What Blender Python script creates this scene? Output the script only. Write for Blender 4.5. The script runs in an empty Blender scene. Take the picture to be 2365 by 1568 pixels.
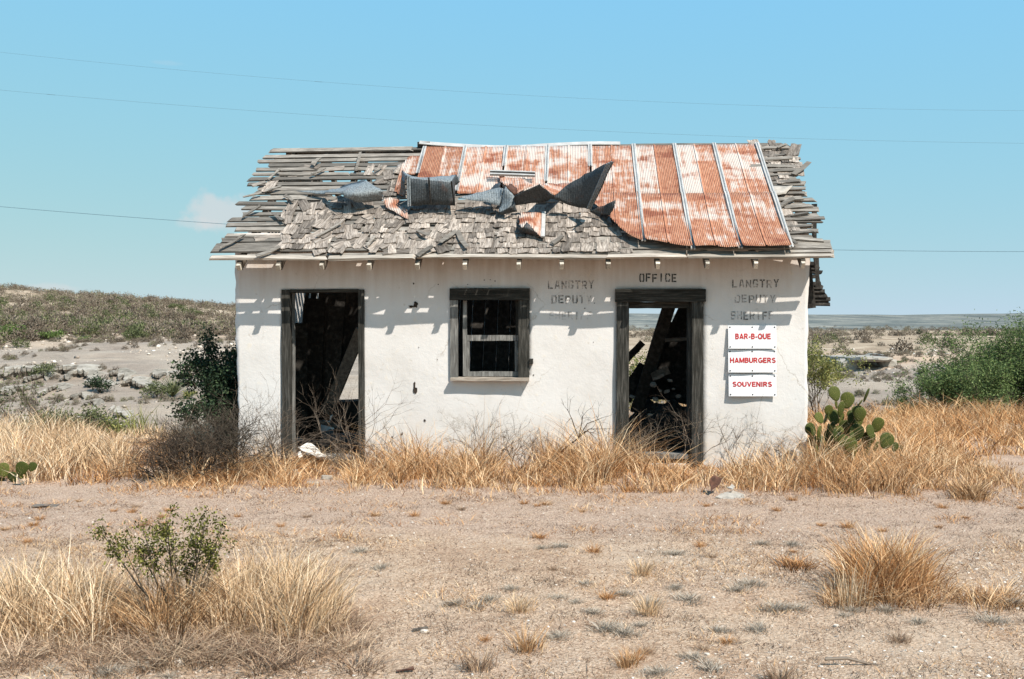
import bpy, math, random
import numpy as np
from mathutils import Vector, Matrix

# ------------------------------------------------------------------ camera, sky, sun, exposure
SC = bpy.context.scene
COL = SC.collection
CAMH = 1.62
PITCH = math.atan((784 - 757) / 2298.3)
cam = bpy.data.cameras.new('camera'); cam.lens = 35; cam.sensor_width = 36; cam.clip_end = 20000; cam.clip_start = 0.05
camo = bpy.data.objects.new('camera', cam); COL.objects.link(camo)
camo.location = (0, 0, CAMH); camo.rotation_euler = (math.pi / 2 - PITCH, 0, 0)
SC.camera = camo

SUN_L = Vector((-0.83, 1.0, -1.65)).normalized()        # direction the light travels
elev = math.asin(-SUN_L.z); azim = math.atan2(-SUN_L.x, -SUN_L.y)   # azimuth from +Y towards +X
w = bpy.data.worlds.new('World'); SC.world = w; w.use_nodes = True
nt = w.node_tree; nt.nodes.clear()
out = nt.nodes.new('ShaderNodeOutputWorld'); bg = nt.nodes.new('ShaderNodeBackground')
sky = nt.nodes.new('ShaderNodeTexSky'); sky.sky_type = 'NISHITA'; sky.sun_disc = False
sky.sun_elevation = elev; sky.sun_rotation = azim
sky.altitude = 400; sky.air_density = 1.0; sky.dust_density = 0.0; sky.ozone_density = 1.0
# film response of the sky: each channel of the sky texture through a gentle power curve
spl = nt.nodes.new('ShaderNodeSeparateColor'); cmbc = nt.nodes.new('ShaderNodeCombineColor'); nt.links.new(sky.outputs[0], spl.inputs[0])
for k_, (g_, a_) in enumerate(((.42, 1.30), (.106, 3.38), (-.30, 8.5))):
    mx_ = nt.nodes.new('ShaderNodeMath'); mx_.operation = 'MAXIMUM'; mx_.inputs[1].default_value = .8; nt.links.new(spl.outputs[k_], mx_.inputs[0])
    pw_ = nt.nodes.new('ShaderNodeMath'); pw_.operation = 'POWER'; pw_.inputs[1].default_value = g_; nt.links.new(mx_.outputs[0], pw_.inputs[0])
    ml_ = nt.nodes.new('ShaderNodeMath'); ml_.operation = 'MULTIPLY'; ml_.inputs[1].default_value = a_; nt.links.new(pw_.outputs[0], ml_.inputs[0])
    nt.links.new(ml_.outputs[0], cmbc.inputs[k_])
tc = nt.nodes.new('ShaderNodeTexCoord')
def wcloud(prev, u, v, ru, rv, strength, seed):
    d = Vector((u - 1182, 2298.3, 757 - v)).normalized()
    sub = nt.nodes.new('ShaderNodeVectorMath'); sub.operation = 'SUBTRACT'; sub.inputs[1].default_value = d
    nt.links.new(tc.outputs['Generated'], sub.inputs[0])
    noi = nt.nodes.new('ShaderNodeTexNoise'); noi.inputs['Scale'].default_value = 45; noi.inputs['Detail'].default_value = 6; noi.inputs['Roughness'].default_value = .6
    nt.links.new(tc.outputs['Generated'], noi.inputs['Vector'])
    scl = nt.nodes.new('ShaderNodeVectorMath'); scl.operation = 'MULTIPLY'
    scl.inputs[1].default_value = (2298 / ru, 2298 / ru, 2298 / rv); nt.links.new(sub.outputs[0], scl.inputs[0])
    ln = nt.nodes.new('ShaderNodeVectorMath'); ln.operation = 'LENGTH'; nt.links.new(scl.outputs[0], ln.inputs[0])
    a = nt.nodes.new('ShaderNodeMath'); a.operation = 'MULTIPLY_ADD'; a.inputs[1].default_value = -1.0; a.inputs[2].default_value = 0.35
    nt.links.new(ln.outputs['Value'], a.inputs[0])
    b = nt.nodes.new('ShaderNodeMath'); b.operation = 'MULTIPLY_ADD'; b.inputs[1].default_value = 1.6
    nt.links.new(noi.outputs['Fac'], b.inputs[0]); nt.links.new(a.outputs[0], b.inputs[2])
    mr = nt.nodes.new('ShaderNodeMapRange'); mr.interpolation_type = 'SMOOTHSTEP'
    mr.inputs['From Min'].default_value = .1; mr.inputs['From Max'].default_value = .75; mr.inputs['To Max'].default_value = strength
    nt.links.new(b.outputs[0], mr.inputs['Value'])
    mx = nt.nodes.new('ShaderNodeMixRGB'); mx.inputs['Color2'].default_value = (4.5, 4.45, 4.5, 1)
    nt.links.new(mr.outputs[0], mx.inputs['Fac']); nt.links.new(prev, mx.inputs['Color1'])
    return mx.outputs[0]
o_ = cmbc.outputs[0]
for a in [(512, 490, 95, 46, .62, 1), (455, 515, 60, 16, .35, 2), (108, 668, 70, 14, .4, 3), (390, 148, 40, 7, .10, 4)]:
    o_ = wcloud(o_, *a)
nt.links.new(o_, bg.inputs['Color']); bg.inputs['Strength'].default_value = 0.105
nt.links.new(bg.outputs[0], out.inputs[0])

sl = bpy.data.lights.new('sun', 'SUN'); sl.energy = 5.0; sl.angle = math.radians(0.53); sl.color = (1.0, 0.94, 0.85)
so = bpy.data.objects.new('sun', sl); COL.objects.link(so); so.location = (8, -10, 20)
so.rotation_euler = SUN_L.to_track_quat('-Z', 'Y').to_euler()
SC.view_settings.view_transform = 'Standard'; SC.view_settings.look = 'None'
SC.view_settings.exposure = 0.62; SC.view_settings.gamma = 1.0

# ------------------------------------------------------------------ helpers
R = random.Random(7)
NR = np.random.default_rng(11)
FD = 2298.3
def ray(u, v):
    x, y, z = u - 1182.0, FD, 784.0 - v
    c, s = math.cos(PITCH), math.sin(PITCH)
    return Vector((x, y * c + z * s, -y * s + z * c))
def at(u, v, Y):
    d = ray(u, v); k = Y / d.y
    return Vector((d.x * k, Y, CAMH + d.z * k))
def gp(u, v):
    d = ray(u, v); k = -CAMH / d.z
    return Vector((d.x * k, d.y * k, gz1(d.x * k, d.y * k)))

def hash2(ix, iy, seed):
    h = (ix.astype(np.int64) * 374761393 + iy.astype(np.int64) * 668265263 + seed * 1442695041) & 0x7fffffff
    h = ((h ^ (h >> 13)) * 1274126177) & 0x7fffffff
    return ((h ^ (h >> 16)) & 0xffff) / 65535.0
def vnoise(x, y, seed=0):
    x = np.asarray(x, float); y = np.asarray(y, float)
    ix = np.floor(x); iy = np.floor(y); fx = x - ix; fy = y - iy
    fx = fx * fx * (3 - 2 * fx); fy = fy * fy * (3 - 2 * fy)
    a = hash2(ix, iy, seed); b = hash2(ix + 1, iy, seed); c = hash2(ix, iy + 1, seed); d = hash2(ix + 1, iy + 1, seed)
    return (a * (1 - fx) + b * fx) * (1 - fy) + (c * (1 - fx) + d * fx) * fy
def fbm(x, y, seed=0, oct=4):
    s = 0; a = .5
    for k in range(oct):
        s = s + a * (vnoise(x, y, seed + k * 17) - .5); x = x * 2.03; y = y * 2.03; a *= .5
    return s * 2
def sstep(a, b, x):
    t = np.clip((x - a) / (b - a), 0, 1); return t * t * (3 - 2 * t)

def tag(o, label=None, cat=None, group=None, kind=None):
    if label: o['label'] = label
    if cat: o['category'] = cat
    if group: o['group'] = group
    if kind: o['kind'] = kind
    return o
def empty(name, loc=(0, 0, 0), rz=0.0):
    o = bpy.data.objects.new(name, None); COL.objects.link(o); o.location = loc; o.rotation_euler = (0, 0, rz)
    o.empty_display_size = .1
    return o
def link(name, me, mat, parent=None):
    o = bpy.data.objects.new(name, me); COL.objects.link(o)
    if parent: o.parent = parent
    if mat is not None and len(me.materials) == 0:
        for m in (mat if isinstance(mat, (list, tuple)) else [mat]): me.materials.append(m)
    return o
def npmesh(name, V, quads=None, tris=None, tint=None, smooth=False, attr='tint', vattr=None):
    """mesh from numpy arrays; tint = one value per face (quads first, then tris)"""
    me = bpy.data.meshes.new(name)
    quads = np.zeros((0, 4), int) if quads is None else np.asarray(quads, int)
    tris = np.zeros((0, 3), int) if tris is None else np.asarray(tris, int)
    V = np.asarray(V, np.float32)
    me.vertices.add(len(V)); me.vertices.foreach_set('co', V.ravel())
    loops = np.concatenate([quads.ravel(), tris.ravel()])
    tot = np.concatenate([np.full(len(quads), 4), np.full(len(tris), 3)])
    st = np.concatenate([[0], np.cumsum(tot)[:-1]]) if len(tot) else np.zeros(0, int)
    me.loops.add(len(loops)); me.loops.foreach_set('vertex_index', loops.astype(np.int32))
    me.polygons.add(len(tot)); me.polygons.foreach_set('loop_start', st.astype(np.int32))
    try: me.polygons.foreach_set('loop_total', tot.astype(np.int32))
    except Exception: pass
    if smooth: me.polygons.foreach_set('use_smooth', np.ones(len(tot), bool))
    me.update(calc_edges=True)
    if tint is not None:
        a = me.attributes.new(attr, 'FLOAT', 'FACE'); a.data.foreach_set('value', np.asarray(tint, np.float32))
    if vattr:
        for k, vals in vattr.items():
            a = me.attributes.new(k, 'FLOAT', 'POINT'); a.data.foreach_set('value', np.asarray(vals, np.float32))
    return me
def pymesh(name, V, F, smooth=False):
    me = bpy.data.meshes.new(name); me.from_pydata([tuple(v) for v in V], [], F)
    if smooth: me.polygons.foreach_set('use_smooth', np.ones(len(F), bool))
    me.update(); return me

# ------------------------------------------------------------------ materials
def newmat(name):
    m = bpy.data.materials.new(name); m.use_nodes = True
    t = m.node_tree; t.nodes.clear()
    o = t.nodes.new('ShaderNodeOutputMaterial'); b = t.nodes.new('ShaderNodeBsdfPrincipled')
    t.links.new(b.outputs[0], o.inputs[0])
    return m, t, b, o
def ramp(t, stops, inp=None):
    r = t.nodes.new('ShaderNodeValToRGB'); e = r.color_ramp.elements
    while len(e) < len(stops): e.new(0.5)
    for k, (p, c) in enumerate(stops): e[k].position = p; e[k].color = (*c, 1)
    if inp is not None: t.links.new(inp, r.inputs['Fac'])
    return r
def noise(t, vec, scale, detail=4, rough=.55):
    n = t.nodes.new('ShaderNodeTexNoise'); n.inputs['Scale'].default_value = scale; n.inputs['Detail'].default_value = detail
    n.inputs['Roughness'].default_value = rough
    t.links.new(vec, n.inputs['Vector']); return n
def mapping(t, vec, scale=(1, 1, 1), rot=(0, 0, 0)):
    n = t.nodes.new('ShaderNodeMapping'); n.inputs['Scale'].default_value = scale; n.inputs['Rotation'].default_value = rot
    t.links.new(vec, n.inputs['Vector']); return n.outputs[0]
def math_(t, op, a, b=None, c=None):
    n = t.nodes.new('ShaderNodeMath'); n.operation = op
    for k, x in enumerate((a, b, c)):
        if x is None: continue
        if hasattr(x, 'is_output'): t.links.new(x, n.inputs[k])
        else: n.inputs[k].default_value = x
    return n.outputs[0]
def mixc(t, fac, a, b, mode='MIX'):
    n = t.nodes.new('ShaderNodeMixRGB'); n.blend_type = mode
    for k, x in zip(('Fac', 'Color1', 'Color2'), (fac, a, b)):
        if hasattr(x, 'is_output'): t.links.new(x, n.inputs[k])
        else: n.inputs[k].default_value = x if k == 'Fac' else (*x, 1)
    return n.outputs[0]
def bump(t, h, strength, dist, b, prev=None):
    n = t.nodes.new('ShaderNodeBump'); n.inputs['Strength'].default_value = strength; n.inputs['Distance'].default_value = dist
    t.links.new(h, n.inputs['Height'])
    if prev is not None: t.links.new(prev, n.inputs['Normal'])
    t.links.new(n.outputs[0], b.inputs['Normal']); return n.outputs[0]
def objrand(t):
    return t.nodes.new('ShaderNodeObjectInfo').outputs['Random']
def attr(t, nm):
    n = t.nodes.new('ShaderNodeAttribute'); n.attribute_name = nm; return n.outputs['Fac']
def objco(t):
    return t.nodes.new('ShaderNodeTexCoord').outputs['Object']

def wood(name, dark, mid, light, stretch, scale=6, bumpd=.004, vary=.5, tintvary=False):
    m, t, b, o = newmat(name)
    v = objco(t); rnd = objrand(t)
    off = t.nodes.new('ShaderNodeVectorMath'); off.operation = 'ADD'; t.links.new(v, off.inputs[0])
    cmb = t.nodes.new('ShaderNodeCombineXYZ')
    k = math_(t, 'MULTIPLY', rnd, 37.0); t.links.new(k, cmb.inputs[0]); t.links.new(k, cmb.inputs[1]); t.links.new(k, cmb.inputs[2])
    t.links.new(cmb.outputs[0], off.inputs[1])
    g = noise(t, mapping(t, off.outputs[0], stretch), scale, 6, .65)
    big = noise(t, off.outputs[0], 2.5, 3)
    r = ramp(t, [(.28, dark), (.5, mid), (.72, light)], g.outputs['Fac'])
    rr = math_(t, 'ADD', rnd, attr(t, 'tint')) if tintvary else rnd
    fr = math_(t, 'FRACT', rr)
    val = math_(t, 'MULTIPLY_ADD', fr, vary, 1 - vary * .55)
    val = math_(t, 'MULTIPLY', val, math_(t, 'MULTIPLY_ADD', big.outputs['Fac'], .7, .65))
    hs = t.nodes.new('ShaderNodeHueSaturation'); t.links.new(r.outputs[0], hs.inputs['Color']); t.links.new(val, hs.inputs['Value'])
    t.links.new(hs.outputs[0], b.inputs['Base Color']); b.inputs['Roughness'].default_value = .9
    b.inputs['Specular IOR Level'].default_value = .15
    bump(t, g.outputs['Fac'], .8, bumpd, b)
    return m

M = {}
M['lath'] = wood('weathered_lath', (.05, .042, .036), (.17, .15, .128), (.33, .295, .255), (.6, 9, 9), 9, .004, .8)
M['shingle'] = wood('weathered_shingle', (.045, .036, .03), (.215, .178, .148), (.40, .345, .295), (9, 1.0, 9), 7, .004, 1.0, True)
M['rafter'] = wood('old_rafter', (.05, .04, .032), (.12, .10, .08), (.2, .17, .14), (5, 5, 5), 5, .003, .4)
M['tail'] = wood('rafter_end', (.25, .21, .17), (.45, .40, .33), (.6, .55, .47), (8, 8, 8), 9, .002, .4)
M['eave'] = wood('eave_board', (.16, .135, .11), (.33, .285, .24), (.50, .45, .385), (.5, 9, 9), 8, .004, .3)
M['post'] = wood('dark_frame_upright', (.010, .010, .008), (.038, .036, .031), (.12, .112, .10), (14, 14, .8), 4.5, .006, .25)
M['header'] = wood('dark_frame_header', (.010, .010, .008), (.030, .028, .024), (.09, .083, .072), (.8, 14, 14), 4.5, .006, .25)
M['sash'] = wood('grey_sash', (.06, .055, .05), (.15, .145, .135), (.30, .29, .27), (12, 12, 1), 5, .003, .3)
M['sill'] = wood('pale_sill', (.14, .11, .09), (.34, .29, .24), (.5, .45, .39), (.6, 10, 10), 8, .004, .2)
M['beamdark'] = wood('old_beam', (.02, .017, .014), (.045, .039, .033), (.09, .08, .068), (4, 4, 4), 5, .004, .3)
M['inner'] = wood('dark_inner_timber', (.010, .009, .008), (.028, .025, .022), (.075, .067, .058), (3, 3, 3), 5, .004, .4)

def stucco():
    m, t, b, o = newmat('cream_stucco')
    v = objco(t)
    n1 = noise(t, v, 1.3, 5, .6); n2 = noise(t, v, 9, 6, .65); n3 = noise(t, mapping(t, v, (6, 6, .5)), 1.6, 5, .6); n4 = noise(t, v, 60, 4, .6)
    base = ramp(t, [(.3, (.55, .52, .49)), (.5, (.61, .583, .56)), (.7, (.64, .62, .60))], n1.outputs['Fac']).outputs[0]
    yl = ramp(t, [(.58, (0, 0, 0)), (.78, (1, 1, 1))], n2.outputs['Fac']).outputs[0]
    base = mixc(t, math_(t, 'MULTIPLY', yl, .42), base, (.68, .57, .40))
    sep = t.nodes.new('ShaderNodeSeparateXYZ'); t.links.new(v, sep.inputs[0])
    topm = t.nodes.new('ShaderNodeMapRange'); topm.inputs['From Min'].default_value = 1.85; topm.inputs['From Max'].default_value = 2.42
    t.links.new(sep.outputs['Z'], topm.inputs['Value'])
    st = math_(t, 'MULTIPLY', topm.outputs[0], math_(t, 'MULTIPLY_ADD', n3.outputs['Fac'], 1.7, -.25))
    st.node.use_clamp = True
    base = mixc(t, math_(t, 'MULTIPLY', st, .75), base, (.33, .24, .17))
    bot = t.nodes.new('ShaderNodeMapRange'); bot.inputs['From Min'].default_value = .75; bot.inputs['From Max'].default_value = 0.0
    t.links.new(sep.outputs['Z'], bot.inputs['Value'])
    sb = math_(t, 'MULTIPLY', bot.outputs[0], math_(t, 'MULTIPLY_ADD', n2.outputs['Fac'], 1.6, -.4)); sb.node.use_clamp = True
    base = mixc(t, math_(t, 'MULTIPLY', sb, .7), base, (.52, .40, .26))
    vc = t.nodes.new('ShaderNodeTexVoronoi'); vc.feature = 'DISTANCE_TO_EDGE'; vc.inputs['Scale'].default_value = .9
    wob = mixc(t, .22, v, noise(t, v, 3.5, 5, .7).outputs['Color'], 'ADD'); t.links.new(wob, vc.inputs['Vector'])
    crk = ramp(t, [(.0, (1, 1, 1)), (.006, (0, 0, 0))], vc.outputs['Distance']).outputs[0]
    crk = math_(t, 'MULTIPLY', crk, ramp(t, [(.5, (0, 0, 0)), (.6, (1, 1, 1))], n1.outputs['Fac']).outputs[0])
    base = mixc(t, math_(t, 'MULTIPLY', crk, .6), base, (.30, .25, .20))
    pit = ramp(t, [(.70, (0, 0, 0)), (.74, (1, 1, 1))], noise(t, v, 14, 2, .4).outputs['Fac']).outputs[0]
    base = mixc(t, math_(t, 'MULTIPLY', pit, .35), base, (.38, .32, .25))
    t.links.new(base, b.inputs['Base Color']); b.inputs['Roughness'].default_value = .95; b.inputs['Specular IOR Level'].default_value = .1
    h = math_(t, 'MULTIPLY_ADD', n4.outputs['Fac'], .25, n2.outputs['Fac'])
    bump(t, h, .45, .012, b)
    return m
M['stucco'] = stucco()

def flat(name, c, rough=.8, metal=0, var=.25, scale=12, bumpd=.002, spec=.3):
    m, t, b, o = newmat(name); v = objco(t); n = noise(t, v, scale, 5, .6)
    d = tuple(x * (1 - var) for x in c); l = tuple(min(1, x * (1 + var)) for x in c)
    r = ramp(t, [(.3, d), (.7, l)], n.outputs['Fac']); t.links.new(r.outputs[0], b.inputs['Base Color'])
    b.inputs['Roughness'].default_value = rough; b.inputs['Metallic'].default_value = metal; b.inputs['Specular IOR Level'].default_value = spec
    bump(t, n.outputs['Fac'], .5, bumpd, b)
    return m
M['sign_white'] = flat('white_painted_metal', (.68, .68, .69), .45, 0, .03, 3, .0005, .4)
M['sign_red'] = flat('red_lettering', (.42, .012, .014), .6, 0, .1, 20, .0002)
M['screw'] = flat('dark_screw', (.05, .045, .045), .6)
M['hole'] = flat('exposed_adobe_hole', (.035, .026, .02), 1.0, 0, .6, 40, .01)
M['galv'] = flat('bright_galvanised', (.36, .345, .325), .65, .0, .22, 7, .003, .4)
def tinback(name, c, e):
    m, t, b, o = newmat(name); v = objco(t); n = noise(t, v, 55, 3, .6); n2 = noise(t, v, 5, 5, .65)
    col = ramp(t, [(.34, tuple(x * .65 for x in c)), (.5, c), (.66, tuple(x * 1.5 for x in c))], n.outputs['Fac']).outputs[0]
    rs = ramp(t, [(.58, (0, 0, 0)), (.72, (1, 1, 1))], n2.outputs['Fac']).outputs[0]
    col = mixc(t, math_(t, 'MULTIPLY', rs, e), col, (.16, .062, .03))
    t.links.new(col, b.inputs['Base Color']); b.inputs['Roughness'].default_value = .6; b.inputs['Specular IOR Level'].default_value = .3
    wv = t.nodes.new('ShaderNodeTexWave'); wv.bands_direction = 'X'; wv.inputs['Scale'].default_value = 15; wv.inputs['Distortion'].default_value = 1.5; t.links.new(v, wv.inputs['Vector'])
    p = bump(t, wv.outputs['Fac'], .5, .006, b); bump(t, n2.outputs['Fac'], .6, .03, b, p)
    return m
M['galvgrey'] = tinback('blue_grey_galvanised', (.15, .168, .175), .25)
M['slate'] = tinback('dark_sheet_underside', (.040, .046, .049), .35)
M['wire'] = flat('wire_metal', (.12, .2, .24), .6)
M['cloth'] = flat('bleached_cloth', (.62, .58, .53), .9, 0, .08, 8, .01)
M['brick'] = flat('rusty_brown', (.075, .033, .02), .9, 0, .5, 25, .01)
M['plaster'] = flat('broken_plaster', (.33, .29, .245), .95, 0, .3, 12, .02)

def rust(name, thr):
    m, t, b, o = newmat(name); v = objco(t); rnd = objrand(t)
    off = t.nodes.new('ShaderNodeVectorMath'); off.operation = 'ADD'; t.links.new(v, off.inputs[0])
    cmb = t.nodes.new('ShaderNodeCombineXYZ'); k = math_(t, 'MULTIPLY', rnd, 23.0)
    t.links.new(k, cmb.inputs[0]); t.links.new(k, cmb.inputs[1]); t.links.new(cmb.outputs[0], off.inputs[1])
    vv = off.outputs[0]
    a = noise(t, mapping(t, vv, (11, .9, .9)), 2.2, 6, .62)           # long streaks down the slope
    bb = noise(t, mapping(t, vv, (1.4, 2.2, 2.2)), 1.6, 5, .6)        # cloudy patches
    c = noise(t, mapping(t, vv, (30, 3, 3)), 3, 4, .6)
    col = ramp(t, [(.25, (.22, .075, .042)), (.5, (.40, .17, .095)), (.75, (.54, .31, .20))], c.outputs['Fac']).outputs[0]
    drk = ramp(t, [(.36, (1, 1, 1)), (.46, (0, 0, 0))], bb.outputs['Fac']).outputs[0]
    col = mixc(t, math_(t, 'MULTIPLY', drk, .75), col, (.21, .058, .03))
    hsr = t.nodes.new('ShaderNodeHueSaturation'); t.links.new(col, hsr.inputs['Color']); t.links.new(math_(t, 'MULTIPLY_ADD', rnd, .35, .82), hsr.inputs['Value']); col = hsr.outputs[0]
    s = math_(t, 'ADD', math_(t, 'MULTIPLY', a.outputs['Fac'], .5), math_(t, 'MULTIPLY', bb.outputs['Fac'], .66))
    s = math_(t, 'ADD', s, math_(t, 'MULTIPLY_ADD', rnd, .10, -.05))
    s = math_(t, 'ADD', s, attr(t, 'zinc'))
    wm = t.nodes.new('ShaderNodeMapRange'); wm.inputs['From Min'].default_value = thr; wm.inputs['From Max'].default_value = thr + .13
    t.links.new(s, wm.inputs['Value'])
    col = mixc(t, wm.outputs[0], col, (.56, .47, .41))
    t.links.new(col, b.inputs['Base Color']); b.inputs['Roughness'].default_value = .75; b.inputs['Specular IOR Level'].default_value = .25
    wv = t.nodes.new('ShaderNodeTexWave'); wv.wave_type = 'BANDS'; wv.bands_direction = 'X'; wv.inputs['Scale'].default_value = 15
    wv.inputs['Distortion'].default_value = 0; t.links.new(v, wv.inputs['Vector'])
    p = bump(t, wv.outputs['Fac'], .9, .012, b)
    bump(t, bb.outputs['Fac'], .5, .03, b, p)
    return m
M['rust'] = rust('rusted_ribbed_tin', .56); M['tinscrap'] = rust('whitish_rusted_tin', .40)

def blade_mat(name, stops, transl=.25):
    m, t, b, o = newmat(name)
    r = ramp(t, stops, attr(t, 'tint'))
    t.links.new(r.outputs[0], b.inputs['Base Color']); b.inputs['Roughness'].default_value = .8; b.inputs['Specular IOR Level'].default_value = .15
    tr = t.nodes.new('ShaderNodeBsdfTranslucent'); t.links.new(r.outputs[0], tr.inputs[0])
    mx = t.nodes.new('ShaderNodeMixShader'); mx.inputs[0].default_value = transl
    t.links.new(b.outputs[0], mx.inputs[1]); t.links.new(tr.outputs[0], mx.inputs[2]); t.links.new(mx.outputs[0], o.inputs[0])
    return m
M['straw'] = blade_mat('dry_straw', [(0, (.10, .052, .024)), (.3, (.39, .215, .10)), (.65, (.66, .41, .215)), (1, (.88, .67, .43))])
M['pale'] = blade_mat('pale_straw', [(0, (.15, .09, .05)), (.35, (.53, .345, .19)), (.7, (.74, .53, .33)), (1, (.90, .73, .52))])
M['orange'] = blade_mat('orange_straw', [(0, (.09, .042, .018)), (.35, (.43, .205, .08)), (.7, (.65, .36, .16)), (1, (.82, .57, .32))])
M['stub'] = blade_mat('ground_stubble', [(0, (.13, .083, .055)), (.4, (.31, .20, .13)), (1, (.60, .45, .31))])
M['weed'] = blade_mat('dead_weed', [(0, (.06, .042, .03)), (.4, (.17, .115, .08)), (.75, (.34, .22, .13)), (1, (.30, .27, .225))], .1)
M['herb'] = blade_mat('silver_herb', [(0, (.13, .10, .075)), (.5, (.38, .31, .235)), (1, (.58, .50, .41))], .35)
M['twig'] = blade_mat('grey_brown_twig', [(0, (.045, .034, .026)), (.5, (.13, .098, .072)), (1, (.25, .195, .15))], 0)
M['brush'] = blade_mat('dead_brush_twig', [(0, (.018, .013, .010)), (.6, (.07, .049, .035)), (1, (.21, .15, .105))], 0)
M['stem'] = blade_mat('dark_stem', [(0, (.03, .024, .018)), (1, (.10, .08, .06))], 0)
M['scrub'] = blade_mat('grey_scrub', [(0, (.065, .048, .035)), (.5, (.17, .132, .098)), (.8, (.27, .22, .17)), (.9, (.14, .14, .065)), (1, (.17, .175, .08))], .1)
M['scrubg'] = blade_mat('olive_scrub', [(0, (.045, .05, .022)), (.6, (.12, .135, .06)), (1, (.22, .225, .11))], .2)
M['green'] = blade_mat('mesquite_leaf', [(0, (.03, .05, .016)), (.55, (.125, .175, .06)), (1, (.27, .32, .13))], .3)
M['bright'] = blade_mat('bright_leaf', [(0, (.04, .06, .018)), (.55, (.125, .18, .05)), (1, (.25, .31, .11))], .3)
M['darkleaf'] = blade_mat('dark_leaf', [(0, (.008, .014, .008)), (.6, (.024, .042, .02)), (1, (.075, .11, .05))], .12)
M['creosote'] = blade_mat('olive_leaf', [(0, (.02, .022, .006)), (.5, (.085, .088, .016)), (1, (.30, .28, .08))], .2)
M['yellowleaf'] = blade_mat('yellow_green_leaf', [(0, (.05, .06, .02)), (.5, (.20, .21, .07)), (1, (.40, .36, .13))], .3)
M['pebble'] = blade_mat('limestone_pebble', [(0, (.13, .10, .08)), (.35, (.33, .265, .21)), (.7, (.52, .445, .37)), (1, (.72, .66, .58))], 0)

def cactus_mat():
    m, t, b, o = newmat('cactus_pad'); v = objco(t); rnd = objrand(t)
    n = noise(t, v, 9, 4); vo = t.nodes.new('ShaderNodeTexVoronoi'); vo.inputs['Scale'].default_value = 26; t.links.new(v, vo.inputs['Vector'])
    c = ramp(t, [(.25, (.02, .032, .007)), (.55, (.062, .08, .016)), (.8, (.16, .15, .032))], n.outputs['Fac']).outputs[0]
    dots = ramp(t, [(.10, (1, 1, 1)), (.2, (0, 0, 0))], vo.outputs['Distance']).outputs[0]
    c = mixc(t, math_(t, 'MULTIPLY', dots, .55), c, (.30, .26, .15))
    hs = t.nodes.new('ShaderNodeHueSaturation'); t.links.new(c, hs.inputs['Color']); t.links.new(math_(t, 'MULTIPLY_ADD', rnd, .8, .38), hs.inputs['Value'])
    t.links.new(math_(t, 'MULTIPLY_ADD', rnd, -.05, .52), hs.inputs['Hue'])
    t.links.new(hs.outputs[0], b.inputs['Base Color']); b.inputs['Roughness'].default_value = .7; b.inputs['Specular IOR Level'].default_value = .15
    bump(t, dots, .4, .006, b)
    return m
M['cactus'] = cactus_mat()

def rock_mat():
    m, t, b, o = newmat('grey_limestone'); v = objco(t)
    n = noise(t, v, 1.2, 6, .6); n2 = noise(t, mapping(t, v, (1, 1, 6)), 2.5, 6, .6)
    c = ramp(t, [(.3, (.20, .18, .155)), (.5, (.31, .28, .24)), (.7, (.42, .38, .325))], n.outputs['Fac']).outputs[0]
    c = mixc(t, .5, c, ramp(t, [(.3, (.17, .15, .13)), (.7, (.44, .40, .345))], n2.outputs['Fac']).outputs[0])
    t.links.new(c, b.inputs['Base Color']); b.inputs['Roughness'].default_value = .95; b.inputs['Specular IOR Level'].default_value = .1
    bump(t, n2.outputs['Fac'], .7, .08, b)
    return m
M['rock'] = rock_mat()

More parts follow.
